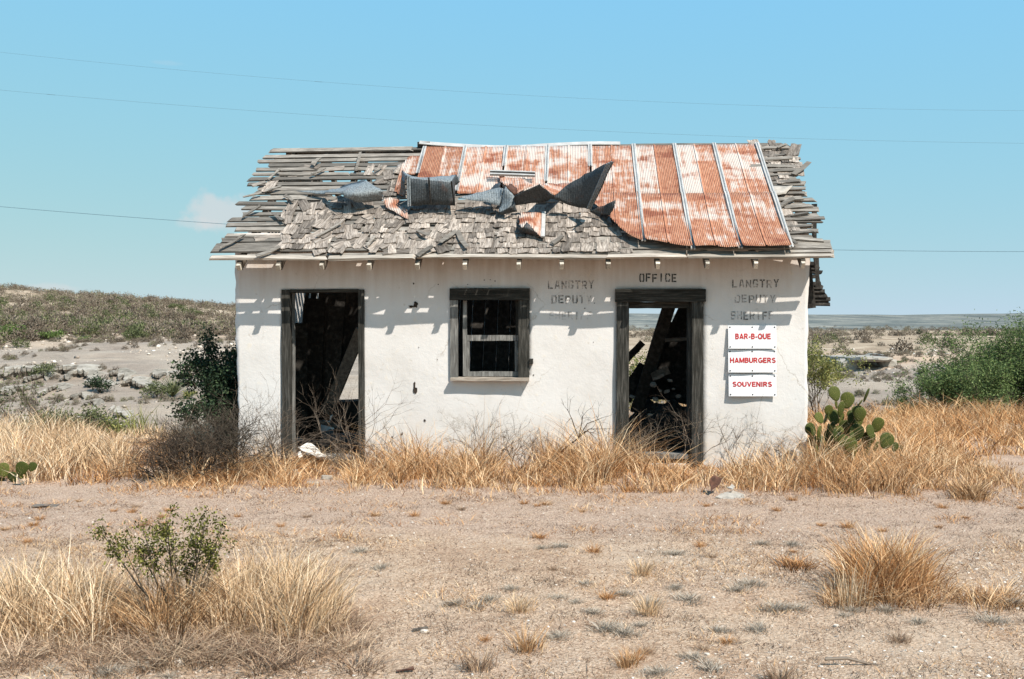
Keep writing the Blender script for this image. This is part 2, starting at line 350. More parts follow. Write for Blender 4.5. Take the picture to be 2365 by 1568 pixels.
def ground_mat():
    m, t, b, o = newmat('dry_ground'); v = objco(t)
    n1 = noise(t, v, .8, 5, .6); n2 = noise(t, v, 6, 6, .7); n3 = noise(t, v, 70, 4, .75)
    # gravelly front yard
    yard = ramp(t, [(.28, (.28, .168, .105)), (.45, (.48, .315, .205)), (.62, (.62, .44, .305))], n2.outputs['Fac']).outputs[0]
    fine = ramp(t, [(.37, (.14, .085, .056)), (.5, (.48, .32, .215)), (.60, (.86, .68, .51))], n3.outputs['Fac']).outputs[0]
    n5 = noise(t, v, 26, 3, .6)
    yard = mixc(t, .55, yard, fine)
    spot = ramp(t, [(.60, (0, 0, 0)), (.68, (1, 1, 1))], n5.outputs['Fac']).outputs[0]
    yard = mixc(t, math_(t, 'MULTIPLY', spot, .55), yard, (.17, .105, .07))
    dk_ = ramp(t, [(.36, (1, 1, 1)), (.46, (0, 0, 0))], n1.outputs['Fac']).outputs[0]
    yard = mixc(t, math_(t, 'MULTIPLY', dk_, .4), yard, (.36, .225, .15))
    white = ramp(t, [(.47, (0, 0, 0)), (.62, (1, 1, 1))], n1.outputs['Fac']).outputs[0]
    yard = mixc(t, math_(t, 'MULTIPLY', white, .35), yard, (.60, .47, .355))
    # packed track
    road = ramp(t, [(.3, (.33, .225, .172)), (.55, (.42, .298, .235)), (.75, (.48, .35, .28))], n2.outputs['Fac']).outputs[0]
    road = mixc(t, .5, road, fine)
    col = mixc(t, attr(t, 'road'), yard, road)
    # rock bank
    nb = noise(t, mapping(t, v, (.6, .6, 7)), 1.1, 7, .68); nb2 = noise(t, v, .3, 4, .55)
    bank = ramp(t, [(.3, (.10, .087, .076)), (.48, (.20, .178, .155)), (.7, (.36, .32, .27))], nb.outputs['Fac']).outputs[0]
    bank = mixc(t, .5, bank, ramp(t, [(.40, (.155, .142, .13)), (.60, (.34, .30, .25))], nb2.outputs['Fac']).outputs[0])
    bank = mixc(t, .22, bank, fine)
    col = mixc(t, attr(t, 'bank'), col, bank)
    # stony hillside
    nh = noise(t, v, .5, 7, .72)
    hill = ramp(t, [(.3, (.17, .12, .083)), (.5, (.31, .235, .165)), (.66, (.47, .375, .28))], nh.outputs['Fac']).outputs[0]
    col = mixc(t, attr(t, 'hill'), col, hill)
    # scrub covered distance
    nf = noise(t, mapping(t, v, (1.6, .5, 6)), .02, 8, .8)
    far = ramp(t, [(.38, (.075, .085, .082)), (.5, (.135, .142, .13)), (.6, (.22, .21, .18)), (.7, (.38, .34, .285))], nf.outputs['Fac']).outputs[0]
    col = mixc(t, attr(t, 'far'), col, far)
    t.links.new(col, b.inputs['Base Color']); b.inputs['Roughness'].default_value = 1; b.inputs['Specular IOR Level'].default_value = .05
    h = math_(t, 'MULTIPLY_ADD', n3.outputs['Fac'], .55, n2.outputs['Fac'])
    h = math_(t, 'MULTIPLY_ADD', math_(t, 'MULTIPLY', nb.outputs['Fac'], attr(t, 'bank')), 3.0, h)
    bump(t, h, .9, .05, b)
    return m
M['ground'] = ground_mat()

# ------------------------------------------------------------------ terrain
YL = [0, 15.0, 16.5, 20, 23, 26, 30, 36, 44, 60, 90, 120, 150, 200, 300, 600, 1200, 6000]
ZL = [0, 0, -.35, -1.9, -1.9, -1.25, -.5, .22, .90, 1.65, 3.7, 5.9, 7.6, 6.5, 3, 5, 20, 18]
YR = [0, 17.5, 19, 24, 27, 31, 40, 50, 62, 100, 300, 450, 800, 1300, 1700, 6000]
ZR = [0, 0, -.25, -2.1, -2.2, -1.0, -.15, .2, .45, .5, .6, 1.2, 6, 19, 23, 20]
HX = [-.9, -.5, -.277, -.05, .06, .12]
HF = [1.0, 1.0, .60, .22, .08, 0]
def gz(x, y, detail=True):
    x = np.asarray(x, float); y = np.asarray(y, float)
    yy = np.maximum(y, .1); a = np.clip(x / np.maximum(yy, 4), -1.2, 1.2)
    zl = np.interp(yy, YL, ZL); zr = np.interp(yy, YR, ZR)
    hf = np.interp(a, HX, HF)
    wl = 1 - sstep(-.22, .04, a)
    zl2 = np.where(yy > 44, .9 + (zl - .9) * np.maximum(hf, .0), zl)
    zl2 = np.where(yy > 250, np.maximum(zl2, zr), zl2)
    z = zl2 * wl + zr * (1 - wl)
    z = np.where(y < 0, 0, z)
    if detail:
        bankw = sstep(18, 26, yy) * (1 - sstep(48, 75, yy))
        n = fbm(x * .12, yy * .12, 3, 4)
        zz = z + bankw * n * .55
        st = .32
        q = zz / st; fl = np.floor(q); fr = q - fl
        zt = (fl + sstep(.55, .95, fr)) * st
        z = z + bankw * ((zz + (zt - zz) * .7) - z)
        hillw = sstep(50, 90, yy) * (1 - sstep(200, 320, yy))
        z = z + hillw * fbm(x * .05, yy * .05, 9, 4) * .9
        farw = sstep(600, 1200, yy)
        z = z + farw * fbm(x * .0022, yy * .0018, 21, 4) * 10
        near = (1 - sstep(14, 20, yy))
        z = z + near * (fbm(x * .9, y * .9, 5, 4) * .035)
    return z
def gz1(x, y): return float(gz(np.array([x]), np.array([y]))[0])
def gpt(u, v):
    """ground point seen at a place of the picture, on the real terrain"""
    d = ray(u, v).normalized(); k = np.geomspace(3, 2500, 2600)
    x, y, z = d.x * k, d.y * k, CAMH + d.z * k
    h = gz(x, y); i = int(np.argmax(z <= h))
    if not (z <= h).any(): i = len(k) - 1
    return Vector((x[i], y[i], h[i]))

def build_ground():
    az = np.concatenate([np.linspace(-180, -75, 30)[:-1], np.linspace(-75, -32, 70)[:-1], np.linspace(-32, 32, 420)[:-1], np.linspace(32, 75, 70)[:-1], np.linspace(75, 180, 31)])
    az = np.radians(az)
    r = np.concatenate([[.3, 1, 2, 3], np.linspace(4, 20, 150)[:-1], np.geomspace(20, 200, 200)[:-1], np.geomspace(200, 6000, 70)])
    A, Rr = np.meshgrid(az, r)
    X = Rr * np.sin(A); Y = Rr * np.cos(A); Z = gz(X, Y)
    n, k = A.shape
    idx = np.arange(n * k).reshape(n, k)
    Q = np.stack([idx[:-1, :-1], idx[:-1, 1:], idx[1:, 1:], idx[1:, :-1]], -1).reshape(-1, 4)[:, ::-1]
    x, y = X.ravel(), Y.ravel()
    nz = fbm(x * .6, y * .6, 31, 4) * .9
    yr = y + .05 * x
    road = sstep(7.0, 8.2, yr + nz) * (1 - sstep(14.5, 16, y))
    road = np.clip(road + .35 * sstep(.1, .5, fbm(x * .5, y * .8, 41, 3)), 0, 1)
    bank = sstep(15.5, 19, y + nz) * (1 - sstep(42, 58, y + nz * 6 + 5 * (x > 0)))
    hill = sstep(42, 56, y + nz * 7)
    far = sstep(260, 420, y)
    me = npmesh('ground', np.stack([x, y, Z.ravel()], -1), Q, smooth=True, vattr={'road': road, 'bank': bank, 'hill': hill, 'far': far})
    tag(link('ground', me, M['ground']), kind='structure')
build_ground()

# ------------------------------------------------------------------ the building: frame of reference
YAW = math.radians(3.66)
O = at(545, 1072, 11.82); O.z = 0.0
EX = Vector((math.cos(YAW), -math.sin(YAW), 0)); EY = Vector((math.sin(YAW), math.cos(YAW), 0)); EZ = Vector((0, 0, 1))
CAMP = Vector((0, 0, CAMH))
def toloc(p):
    d = p - O; return Vector((d.dot(EX), d.dot(EY), d.z))
def fw(u, v, y=0.0):
    """local (x, z) on the plane y = const of the building"""
    d = ray(u, v); k = (y - (CAMP - O).dot(EY)) / d.dot(EY)
    q = toloc(CAMP + d * k); return q.x, q.z
OVER, EAVEZ, RY = .44, 2.385, 1.83
PIT = math.radians(36.3); CP, SP = math.cos(PIT), math.sin(PIT)
SLOPE = (RY + OVER) / CP
BD = RY * 2
WID = fw(1867, 900)[0]
def rl(s, t, h=0.0):          # roof (along, up the slope, off the slope) -> building local
    return Vector((s, -OVER + t * CP - h * SP, EAVEZ + t * SP + h * CP))
def rb(s, t, h=0.0):          # the rear slope
    return Vector((s, BD + OVER - t * CP + h * SP, EAVEZ + t * SP + h * CP))
RN = Vector((0, -SP, CP)); RO = rl(0, 0, 0)
def rp(u, v, h=0.0):
    """roof coordinates of a picture point on the slope raised by h"""
    d = ray(u, v); dl = Vector((d.dot(EX), d.dot(EY), d.z)); c = toloc(CAMP)
    k = (h - (c - RO).dot(RN)) / dl.dot(RN); q = c + dl * k
    return q.x, (q.y + OVER) * CP + (q.z - EAVEZ) * SP
def C1(x, y): return ((x / 3.942 + 480) / 1.0575, (y / 3.942 + 330) / 1.0575)
def C2(x, y): return ((x / 3.815 + 930) / 1.0575, (y / 3.815 + 330) / 1.0575)
def C3(x, y): return ((x / 3.484 + 1450) / 1.0575, (y / 3.484 + 330) / 1.0575)
def C4(x, y): return ((x / 3.337 + 640) / 1.0575, (y / 3.337 + 690) / 1.0575)
def C5(x, y): return ((x / 3.407 + 1480) / 1.0575, (y / 3.407 + 690) / 1.0575)
def C8(x, y): return ((x / 2.613 + 1900) / 1.0575, (y / 2.613 + 680) / 1.0575)

BLD = empty('roadside_office_building', O, -YAW)
tag(BLD, 'abandoned cream stucco office building with ragged shingle roof and rusted tin', 'building')

def beam(name, p0, p1, wd, th, mat, parent=None, up=None, segs=3, jit=.004, warp=.0, endj=.0, taper=1.0):
    """a board from p0 to p1: wd across, th thick along 'up'"""
    p0 = Vector(p0); p1 = Vector(p1); ax = (p1 - p0); L = ax.length; ax = ax / L
    up = Vector(up) if up is not None else Vector((0, 0, 1))
    up = (up - ax * up.dot(ax)); up = up.normalized() if up.length > 1e-6 else Vector((1, 0, 0))
    side = ax.cross(up)
    ph = R.uniform(0, 6.28); V = []; F = []
    for i in range(segs + 1):
        f = i / segs
        c = p0 + ax * L * f + up * warp * math.sin(f * 3.1 + ph) + side * warp * .6 * math.sin(f * 4.3 + ph * 2)
        kk = 1 + (taper - 1) * f
        for sx, sy in ((-1, -1), (1, -1), (1, 1), (-1, 1)):
            e = 0
            if i in (0, segs): e = R.uniform(-endj, endj)
            V.append(c + side * (sx * wd / 2 * kk + R.uniform(-jit, jit)) + up * (sy * th / 2 + R.uniform(-jit, jit) * .5) + ax * e)
    for i in range(segs):
        a = i * 4; b = a + 4
        for k in range(4):
            k2 = (k + 1) % 4; F.append((a + k, a + k2, b + k2, b + k))
    F.append((3, 2, 1, 0)); e = segs * 4; F.append((e, e + 1, e + 2, e + 3))
    return link(name, pymesh(name, V, F), mat, parent)

# ------------------------------------------------------------------ walls
def wd_(x, z):
    return fbm(np.asarray(x) * 1.1, np.asarray(z) * 1.1, 77, 3) * .016 + fbm(np.asarray(x) * 5, np.asarray(z) * 5, 91, 2) * .003
WTH = .26
def rect(u0, v0, u1, v1):
    x0, z1 = fw(u0, v0); x1, z0 = fw(u1, v1); return x0, x1, z0, z1
DL = list(rect(651, 669, 841, 1060)); DL[2] = .05
WN = list(rect(1043, 669, 1220, 874))
DR = list(rect(1424, 669, 1622, 1058)); DR[2] = .05
OPEN = [DL, WN, DR]
def wall_mesh():
    H = 2.74
    xs = set(np.linspace(0, WID, 130)); zs = set(np.linspace(-.12, H, 56))
    for o in OPEN: xs |= {o[0], o[1]}; zs |= {o[2], o[3]}
    def clean(s, keep):
        s = sorted(s); r = []
        for q in s:
            if r and q - r[-1] < .012:
                if q in keep: r[-1] = q
                continue
            r.append(q)
        return np.array(r)
    xs = clean(xs, {a for o in OPEN for a in o[:2]}); zs = clean(zs, {a for o in OPEN for a in o[2:]})
    nx, nz = len(xs), len(zs)
    X, Z = np.meshgrid(xs, zs)
    Yv = -wd_(X, Z)
    Xd = X.copy()
    Xd[:, 0] += fbm(Z[:, 0] * 6, Z[:, 0] * 0, 5, 4) * .03 + .012 * (2.4 - Z[:, 0])
    Xd[:, -1] += fbm(Z[:, 0] * 7, Z[:, 0] * 0 + 9, 6, 4) * .022 - .010 * (2.4 - Z[:, 0])
    front = np.stack([Xd, Yv, Z], -1).reshape(-1, 3); back = np.stack([Xd, np.full_like(X, WTH), Z], -1).reshape(-1, 3)
    V = np.concatenate([front, back]); n = nx * nz
    cell = np.ones((nz - 1, nx - 1), bool)
    xc = (xs[1:] + xs[:-1]) / 2; zc = (zs[1:] + zs[:-1]) / 2
    for o in OPEN:
        cell &= ~((zc[:, None] > o[2]) & (zc[:, None] < o[3]) & (xc[None] > o[0]) & (xc[None] < o[1]))
    Q = []
    def id_(i, j): return i * nx + j
    for i in range(nz - 1):
        for j in range(nx - 1):
            if not cell[i, j]: continue
            a, b, c, d = id_(i, j), id_(i, j + 1), id_(i + 1, j + 1), id_(i + 1, j)
            Q.append((a, b, c, d)); Q.append((d + n, c + n, b + n, a + n))
            for di, dj, e in ((-1, 0, (b, a)), (1, 0, (d, c)), (0, -1, (a, d)), (0, 1, (c, b))):
                ii, jj = i + di, j + dj
                if not (0 <= ii < nz - 1 and 0 <= jj < nx - 1) or not cell[ii, jj]:
                    Q.append((e[0], e[1], e[1] + n, e[0] + n))
    return npmesh('front_wall', V, Q, smooth=False)
wm_ = wall_mesh()
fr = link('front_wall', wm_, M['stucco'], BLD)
nrm_flag = np.zeros(len(wm_.polygons), bool)
nm = np.zeros(len(wm_.polygons) * 3); wm_.polygons.foreach_get('normal', nm); nm = nm.reshape(-1, 3)
wm_.polygons.foreach_set('use_smooth', np.abs(nm[:, 1]) > .9)

def prism(name, poly, d0, d1, axis, mat, parent):
    """polygon in the plane across 'axis' (x or y), extruded from d0 to d1"""
    V = []; n = len(poly)
    for d in (d0, d1):
        for a, b in poly: V.append((d, a, b) if axis == 'x' else (a, d, b))
    F = [tuple(range(n)), tuple(range(2 * n - 1, n - 1, -1))] + [(k, (k + 1) % n, (k + 1) % n + n, k + n) for k in range(n)]
    return link(name, pymesh(name, V, F), mat, parent)
def roofz(y): return EAVEZ + (y + OVER) * math.tan(PIT) - .16
gab = [(WTH, -.1), (BD, -.1), (BD, roofz(0)), (RY, roofz(RY)), (WTH, roofz(WTH))]
gabL = [(WTH, -.1), (BD, -.1), (BD, 1.9), (3.0, 2.35), (2.5, 2.2), (1.9, 2.9), (1.2, 2.75), (.7, 2.9), (WTH, 2.75)]
prism('side_wall', gabL, .03, .28, 'x', M['stucco'], BLD)
prism('side_wall', [(WTH, -.1), (BD, -.1), (BD, 1.75), (2.9, 2.1), (2.2, 3.0), (1.5, 2.9), (.9, 3.0), (WTH, 2.72)], WID - .29, WID - .05, 'x', M['stucco'], BLD)
# rear wall: what is left of it between two broken openings
prism('rear_wall', [(1.15, -.1), (4.55, -.1), (4.5, 1.0), (4.62, 1.7), (4.4, 2.5), (1.2, 2.5), (1.05, 1.6)], BD - .25, BD, 'y', M['stucco'], BLD)
prism('rear_wall', [(6.25, -.1), (WID - .3, -.1), (WID - .3, 1.7), (6.4, 1.6), (6.3, .8)], BD - .25, BD, 'y', M['stucco'], BLD)
fl = link('floor', pymesh('floor', [(.28, WTH, .05), (WID - .3, WTH, .05), (WID - .3, BD - .26, .05), (.28, BD - .26, .05)], [(0, 1, 2, 3)]), M['inner'], BLD)
for i in range(22):
    x0 = .3 + i * .29
    beam('floor_board', (x0 + .14, WTH + .02, .068), (x0 + .14 + R.uniform(-.02, .02), BD - .28, .068 + R.uniform(-.004, .01)), .27, .022, M['inner'], BLD, segs=2, jit=.004)

# broken places in the plaster
def blob(name, u, v, du, dv, mat, seed, n=16):
    x, z = fw(u, v); rr = random.Random(seed); V = []; sx = du / 194.; sz = dv / 194.
    yb = -float(wd_(x, z))
    V.append((x, yb - .002, z))
    for k in range(n):
        a = k / n * 6.283; q = rr.uniform(.55, 1.25)
        V.append((x + math.cos(a) * sx * q, yb - .006, z + math.sin(a) * sz * q))
    return link(name, pymesh(name, V, [(0, k + 1, (k + 1) % n + 1) for k in range(n)]), mat, BLD)
for k, (u, v, a, b) in enumerate([(960, 703, 5, 8), (950, 708, 7, 3.2), (958, 900, 4.5, 11), (957, 886, 3, 5), (981, 971, 2.6, 3.6), (928, 1002, 2, 3.5), (905, 1009, 1.6, 2),
                                  (1118, 647, 1.5, 1.6), (1132, 646, 1.2, 1.2), (1143, 649, 1.6, 1.6), (955, 655, 2, 2), (1012, 657, 1.4, 1.4), (1080, 657, 1.2, 1.2), (1372, 700, 1.6, 1.2),
                                  (1350, 712, 1.6, 1.4), (1232, 866, 1.6, 1.6), (967, 802, 1.2, 1.2), (1010, 830, 1, 1), (1370, 790, 1, 1), (553, 622, 1.6, 1.6)]):
    blob('plaster_hole', u, v, a, b, M['hole'], k)

# ------------------------------------------------------------------ door frames and window
def fpost(name, u0, u1, v0, v1, y0, y1, mat, parent, vertical=True, jit=.004, bottom=None):
    """board on the front: picture rectangle on the wall plane, between depths y0 and y1"""
    x0, z1 = fw(u0, v0); x1, z0 = fw(u1, v1)
    if bottom is not None: z0 = bottom
    ym = (y0 + y1) / 2; xm = (x0 + x1) / 2; zm = (z0 + z1) / 2
    if vertical: return beam(name, (xm, ym, z0), (xm, ym, z1), y1 - y0, x1 - x0, mat, parent, up=(1, 0, 0), segs=6, jit=jit)
    return beam(name, (x0, ym, zm), (x1, ym, zm), y1 - y0, z1 - z0, mat, parent, up=(0, 0, 1), segs=6, jit=jit)
d1 = empty('door_frame'); d1.parent = BLD
fpost('jamb', 651, 671, 669, 1060, -.025, .20, M['post'], d1, bottom=.05)
fpost('jamb', 828, 842, 669, 1060, -.025, .20, M['post'], d1, bottom=.05)
fpost('head_board', 671, 828, 668, 675, -.02, .2, M['header'], d1, False)
fpost('stop_strip', 671, 676, 676, 1060, .06, .12, M['sash'], d1, bottom=.06)
fpost('threshold', 671, 828, 1052, 1062, -.06, .24, M['sash'], d1, False)
d2 = empty('door_frame'); d2.parent = BLD
fpost('casing', 1424, 1450, 697, 1058, -.045, .03, M['post'], d2, bottom=.04)
fpost('casing', 1597, 1622, 697, 1058, -.045, .03, M['post'], d2, bottom=.04)
fpost('head_casing', 1420, 1628, 668, 697, -.06, .03, M['header'], d2, False)
fpost('jamb', 1424.5, 1452, 700, 1058, .034, .22, M['post'], d2, bottom=.04)
fpost('jamb', 1590, 1621, 700, 1058, .034, .22, M['post'], d2, bottom=.04)
fpost('head_board', 1452, 1590, 697, 711, .034, .22, M['header'], d2, False)
fpost('threshold', 1452, 1590, 1048, 1060, .0, .24, M['sash'], d2, False)
wn = empty('window'); wn.parent = BLD
fpost('casing', 1040, 1058, 693, 871, -.04, .0, M['sash'], wn)
fpost('casing', 1197, 1222, 693, 871, -.04, .0, M['post'], wn)
fpost('head_casing', 1039, 1223, 666, 693, -.05, .0, M['header'], wn, False)
sl_ = fpost('sill', 1042, 1222, 871, 879, -.10, .16, M['sill'], wn, False)
fpost('jamb', 1043.5, 1047, 694, 871, .004, .22, M['post'], wn)
fpost('jamb', 1190, 1219, 694, 871, .05, .22, M['post'], wn)
sa = empty('sash'); sa.parent = wn
fpost('stile', 1068, 1077, 694, 869, .03, .08, M['sash'], sa)
fpost('stile', 1078, 1083, 788, 858, .035, .07, M['sash'], sa)
fpost('stile', 1188, 1195, 788, 858, .035, .07, M['sash'], sa)
fpost('meeting_rail', 1078, 1196, 774, 787, .03, .075, M['sash'], sa, False)
fpost('bottom_rail', 1077, 1196, 858, 869.5, .03, .08, M['sash'], sa, False)
fpost('wood_block', 1223, 1231, 828, 840, -.07, -.0, M['post'], wn)

# ------------------------------------------------------------------ roof: rafters, laths, shingles
s_left = rp(478, 600)[0]; s_right = rp(1928, 598)[0]
RAFT = [rp(u, 606)[0] for u in (548, 640, 740, 850, 962, 1072, 1197, 1297, 1405, 1520, 1635, 1748, 1858)]
for s in RAFT:
    r_ = beam('rafter', rl(s, -.0, -.075), rl(s, SLOPE - .03, -.075), .05, .10, M['rafter'], BLD, up=RN, segs=3, jit=.004)
    beam('rafter_tail', rl(s, -.045, -.07), rl(s, -.004, -.07), .045, .07, M['tail'], r_, up=RN, segs=1, jit=.005)
for s in RAFT:
    if 3.9 < s < 5.6: continue
    beam('rafter', rb(s, 0, -.075), rb(s, SLOPE - .05, -.075), .05, .10, M['rafter'], BLD, up=(0, SP, CP), segs=3, jit=.004)
beam('ridge_board', rl(s_left + .25, SLOPE, -.07), rl(s_right - .1, SLOPE, -.07), .03, .14, M['rafter'], BLD, up=(0, 0, 1), segs=6, jit=.004)

def lathrow(t, wdt, th, lift, mat, name='lath', back=False, s0=None, s1=None, gapp=0.0, rag=.1, pieces=3, skew=.012):
    fn = rb if back else rl; nrm = (0, SP, CP) if back else RN
    s0 = s_left if s0 is None else s0; s1 = s_right if s1 is None else s1
    cuts = sorted([R.uniform(s0 + .8, s1 - .8) for _ in range(pieces - 1)])
    pts = [s0 + R.uniform(-rag * .35, rag)] + cuts + [s1 - R.uniform(-rag * .35, rag)]
    for a, b in zip(pts[:-1], pts[1:]):
        if b - a < .15 or R.random() < gapp: continue
        dt = R.uniform(-skew, skew)
        beam(name, fn(a + .004, t + R.uniform(-.5, .5) * skew, lift), fn(b - .004, t + dt, lift + R.uniform(-.004, .008)), wdt * R.uniform(.8, 1.12), th, mat, BLD, up=nrm, segs=max(2, int((b - a) * 1.6)), jit=.005, warp=.008, endj=.03)
tt = .425; k = 0
while tt < SLOPE - .12:
    lathrow(tt, .086, .02, .003, M['lath'], pieces=3, rag=.16, skew=.016); tt += .128; k += 1
lathrow(SLOPE - .035, .085, .022, .006, M['lath'], s0=s_left + .02, pieces=3)
# wide sheathing board at the eave and the pale bottom board
lathrow(.27, .20, .022, .003, M['lath'], name='eave_plank', pieces=4, rag=.06, skew=.006)
lathrow(.048, .08, .024, .006, M['eave'], name='eave_board', pieces=5, rag=.03, skew=.008)
lathrow(.128, .058, .02, -.003, M['lath'], name='lath', s0=s_left + .35, pieces=4)
# rear slope
tt = .08
while tt < SLOPE - .08:
    near_ridge = tt > SLOPE * .62
    if near_ridge:
        lathrow(tt, .075, .022, .003, M['lath'], back=True, s0=s_left, s1=s_left + .55 + R.uniform(0, .25), pieces=1)
        lathrow(tt, .075, .022, .003, M['lath'], back=True, s0=2.9, s1=s_right, pieces=2)
    else:
        lathrow(tt, .08, .022, .003, M['lath'], back=True, s1=4.1 + R.uniform(-.2, .3), pieces=2, gapp=.04)
        if tt > SLOPE * .45: lathrow(tt, .08, .022, .003, M['lath'], back=True, s0=4.2, pieces=2, gapp=.1)
    tt += .10

def shingle_mesh(seed):
    rr = random.Random(seed); wv = rr.uniform(.075, .15); L = rr.uniform(.26, .38); n = 4
    xs = np.linspace(-wv / 2, wv / 2, n); V = []; F = []
    b = [rr.uniform(-.02, .012) for _ in range(n)]
    tp = [L + rr.uniform(-.04, .02) for _ in range(n)]; cu = rr.uniform(-.004, .008); tw = rr.uniform(-.004, .004)
    for lay in (0, 1):
        for j in range(3):
            f = j / 2
            for i in range(n):
                h = (.008 * (1 - f) + .003 * f) * lay + cu * (1 - f) ** 2 + tw * (i / (n - 1) - .5) * 2 * (1 - f) + .003 * math.cos(i * 2.1 + seed)
                V.append((xs[i] + rr.uniform(-.002, .002), b[i] + (tp[i] - b[i]) * f, h))
    def q(l, j, i): return l * 12 + j * 4 + i
    for j in range(2):
        for i in range(3):
            F.append((q(1, j, i), q(1, j, i + 1), q(1, j + 1, i + 1), q(1, j + 1, i)))
            F.append((q(0, j + 1, i), q(0, j + 1, i + 1), q(0, j, i + 1), q(0, j, i)))
    for i in range(3):
        F.append((q(0, 0, i), q(0, 0, i + 1), q(1, 0, i + 1), q(1, 0, i)))
        F.append((q(1, 2, i), q(1, 2, i + 1), q(0, 2, i + 1), q(0, 2, i)))
    for j in range(2):
        F.append((q(0, j + 1, 0), q(0, j, 0), q(1, j, 0), q(1, j + 1, 0)))
        F.append((q(0, j, 3), q(0, j + 1, 3), q(1, j + 1, 3), q(1, j, 3)))
    me = pymesh('shingle', V, F); me.materials.append(M['shingle'])
    return me, wv, np.array(V), np.array(F)
SHP = [shingle_mesh(i) for i in range(12)]
def inpoly(x, y, P):
    c = False; n = len(P)
    for i in range(n):
        x1, y1 = P[i]; x2, y2 = P[i - 1]
        if (y1 > y) != (y2 > y) and x < (x2 - x1) * (y - y1) / (y2 - y1) + x1: c = not c
    return c
def rpoly(f, pts): return [rp(*f(*p)) for p in pts]
Z_NEAT = rpoly(C2, [(265, 690), (1080, 690), (1280, 740), (1535, 720), (1930, 720), (2000, 790), (2150, 880), (2365, 1070), (2420, 1160), (700, 1160), (640, 1000), (560, 880), (265, 790)])
Z_MESS = rpoly(C1, [(870, 700), (1430, 720), (1900, 730), (2100, 800), (2365, 880), (2500, 1000), (2560, 1180), (900, 1180), (760, 1150), (720, 1040), (850, 830)])
Z_UP = rpoly(C1, [(1640, 370), (1950, 370), (1950, 620), (1800, 620), (1800, 520), (1650, 450)])
Z_LOW = rpoly(C1, [(1850, 870), (2340, 870), (2340, 1100), (1950, 1060)])
Z_R1 = rpoly(C3, [(1390, 140), (1580, 140), (1700, 170), (1790, 300), (1700, 440), (1500, 430)])
Z_R2 = rpoly(C3, [(1530, 540), (1640, 540), (1700, 700), (1720, 830), (1640, 860)])
SHL = []
row = 0; t_ = .10
while t_ < SLOPE - .1:
    s = s_left + R.uniform(0, .1)
    while s < s_right:
        pi = R.randrange(12); wv = SHP[pi][1]; c = s + wv / 2; ok = 0; ang = R.gauss(0, .03); lift = .02
        if inpoly(c, t_, Z_NEAT): ok = R.random() < .94; ang = R.gauss(0, .05)
        elif inpoly(c, t_, Z_LOW): ok = R.random() < .30; ang = R.gauss(0, .35)
        elif inpoly(c, t_, Z_MESS): ok = R.random() < .74; ang = R.gauss(0, .16) if R.random() < .7 else R.gauss(-.3, .5); lift = .024
        elif inpoly(c, t_, Z_UP): ok = R.random() < .62; ang = R.gauss(0, .2)
        elif inpoly(c, t_, Z_R1): ok = R.random() < .82; ang = R.gauss(0, .22)
        elif inpoly(c, t_, Z_R2): ok = R.random() < .8; ang = R.gauss(0, .15)
        elif s_left + .3 < c < 2.2 and t_ > .3: ok = R.random() < .035; ang = R.gauss(-.2, .9)
        if ok: SHL.append((pi, c, t_ + R.uniform(-.012, .012), lift + R.uniform(-.002, .008), ang, R.gauss(.045, .015)))
        s += wv + (R.uniform(.002, .012) if R.random() < .8 else R.uniform(.015, .05))
    t_ += .112; row += 1
def shmat(pi, s, t, h, ang, tilt):
    X = Vector((1, 0, 0)); T = Vector((0, CP, SP)); N = RN
    m = Matrix((X, T, N)).transposed().to_4x4()
    return Matrix.Translation(rl(s, t, h)) @ m @ Matrix.Rotation(ang, 4, 'Z') @ Matrix.Rotation(-tilt, 4, 'X')
R.shuffle(SHL); SHL.sort(key=lambda a: a[2] > 1.35)
for a in SHL[:300]:
    o = bpy.data.objects.new('shingle', SHP[a[0]][0]); COL.objects.link(o); o.parent = BLD; o.matrix_local = shmat(*a)
VV = []; QQ = []; TT = []; n0 = 0
for a in SHL[300:]:
    m = np.array(shmat(*a)); v = SHP[a[0]][2]; VV.append(v @ m[:3, :3].T + m[:3, 3]); QQ.append(SHP[a[0]][3] + n0); n0 += len(v); TT.append(np.full(len(SHP[a[0]][3]), R.random()))
if VV:
    tag(link('shingles', npmesh('shingles', np.concatenate(VV), np.concatenate(QQ), tint=np.concatenate(TT)), M['shingle'], BLD), kind='stuff')
# loose slivers of lath lying across the slope
for (a, b) in [(C1(570, 1170), C1(800, 1080)), (C1(230, 1080), C1(460, 970)), (C1(1150, 970), C1(1400, 850)), (C1(850, 580), C1(930, 640)), (C1(660, 540), C1(820, 500)),
               (C1(450, 600), C1(620, 555)), (C1(540, 490), C1(660, 455)), (C1(440, 770), C1(610, 700)), (C1(740, 740), C1(830, 830)), (C1(1640, 1060), C1(1720, 980)), (C1(690, 410), C1(800, 345)),
               (C2(710, 900), C2(800, 1050)), (C2(340, 890), C2(430, 945)), (C2(330, 1120), C2(480, 1050)), (C2(560, 1000), C2(690, 900)), (C2(1600, 1010), C2(1690, 940)),
               (C3(1560, 620), C3(1700, 540)), (C3(1700, 330), C3(1830, 240)), (C3(1640, 860), C3(1720, 930)), (C3(1560, 110), C3(1640, 80)), (C1(1100, 380), C1(1240, 320)), (C1(1110, 290), C1(1180, 230)), (C1(1530, 330), C1(1580, 180)), (C1(1720, 350), C1(1780, 300))]:
    p = rp(*a, .06); q = rp(*b, .06)
    beam('loose_sliver', rl(p[0], p[1], .055), rl(q[0], q[1], .075), R.uniform(.03, .06), .014, M['lath'], BLD, up=RN, segs=2, jit=.006, warp=.01, endj=.02)
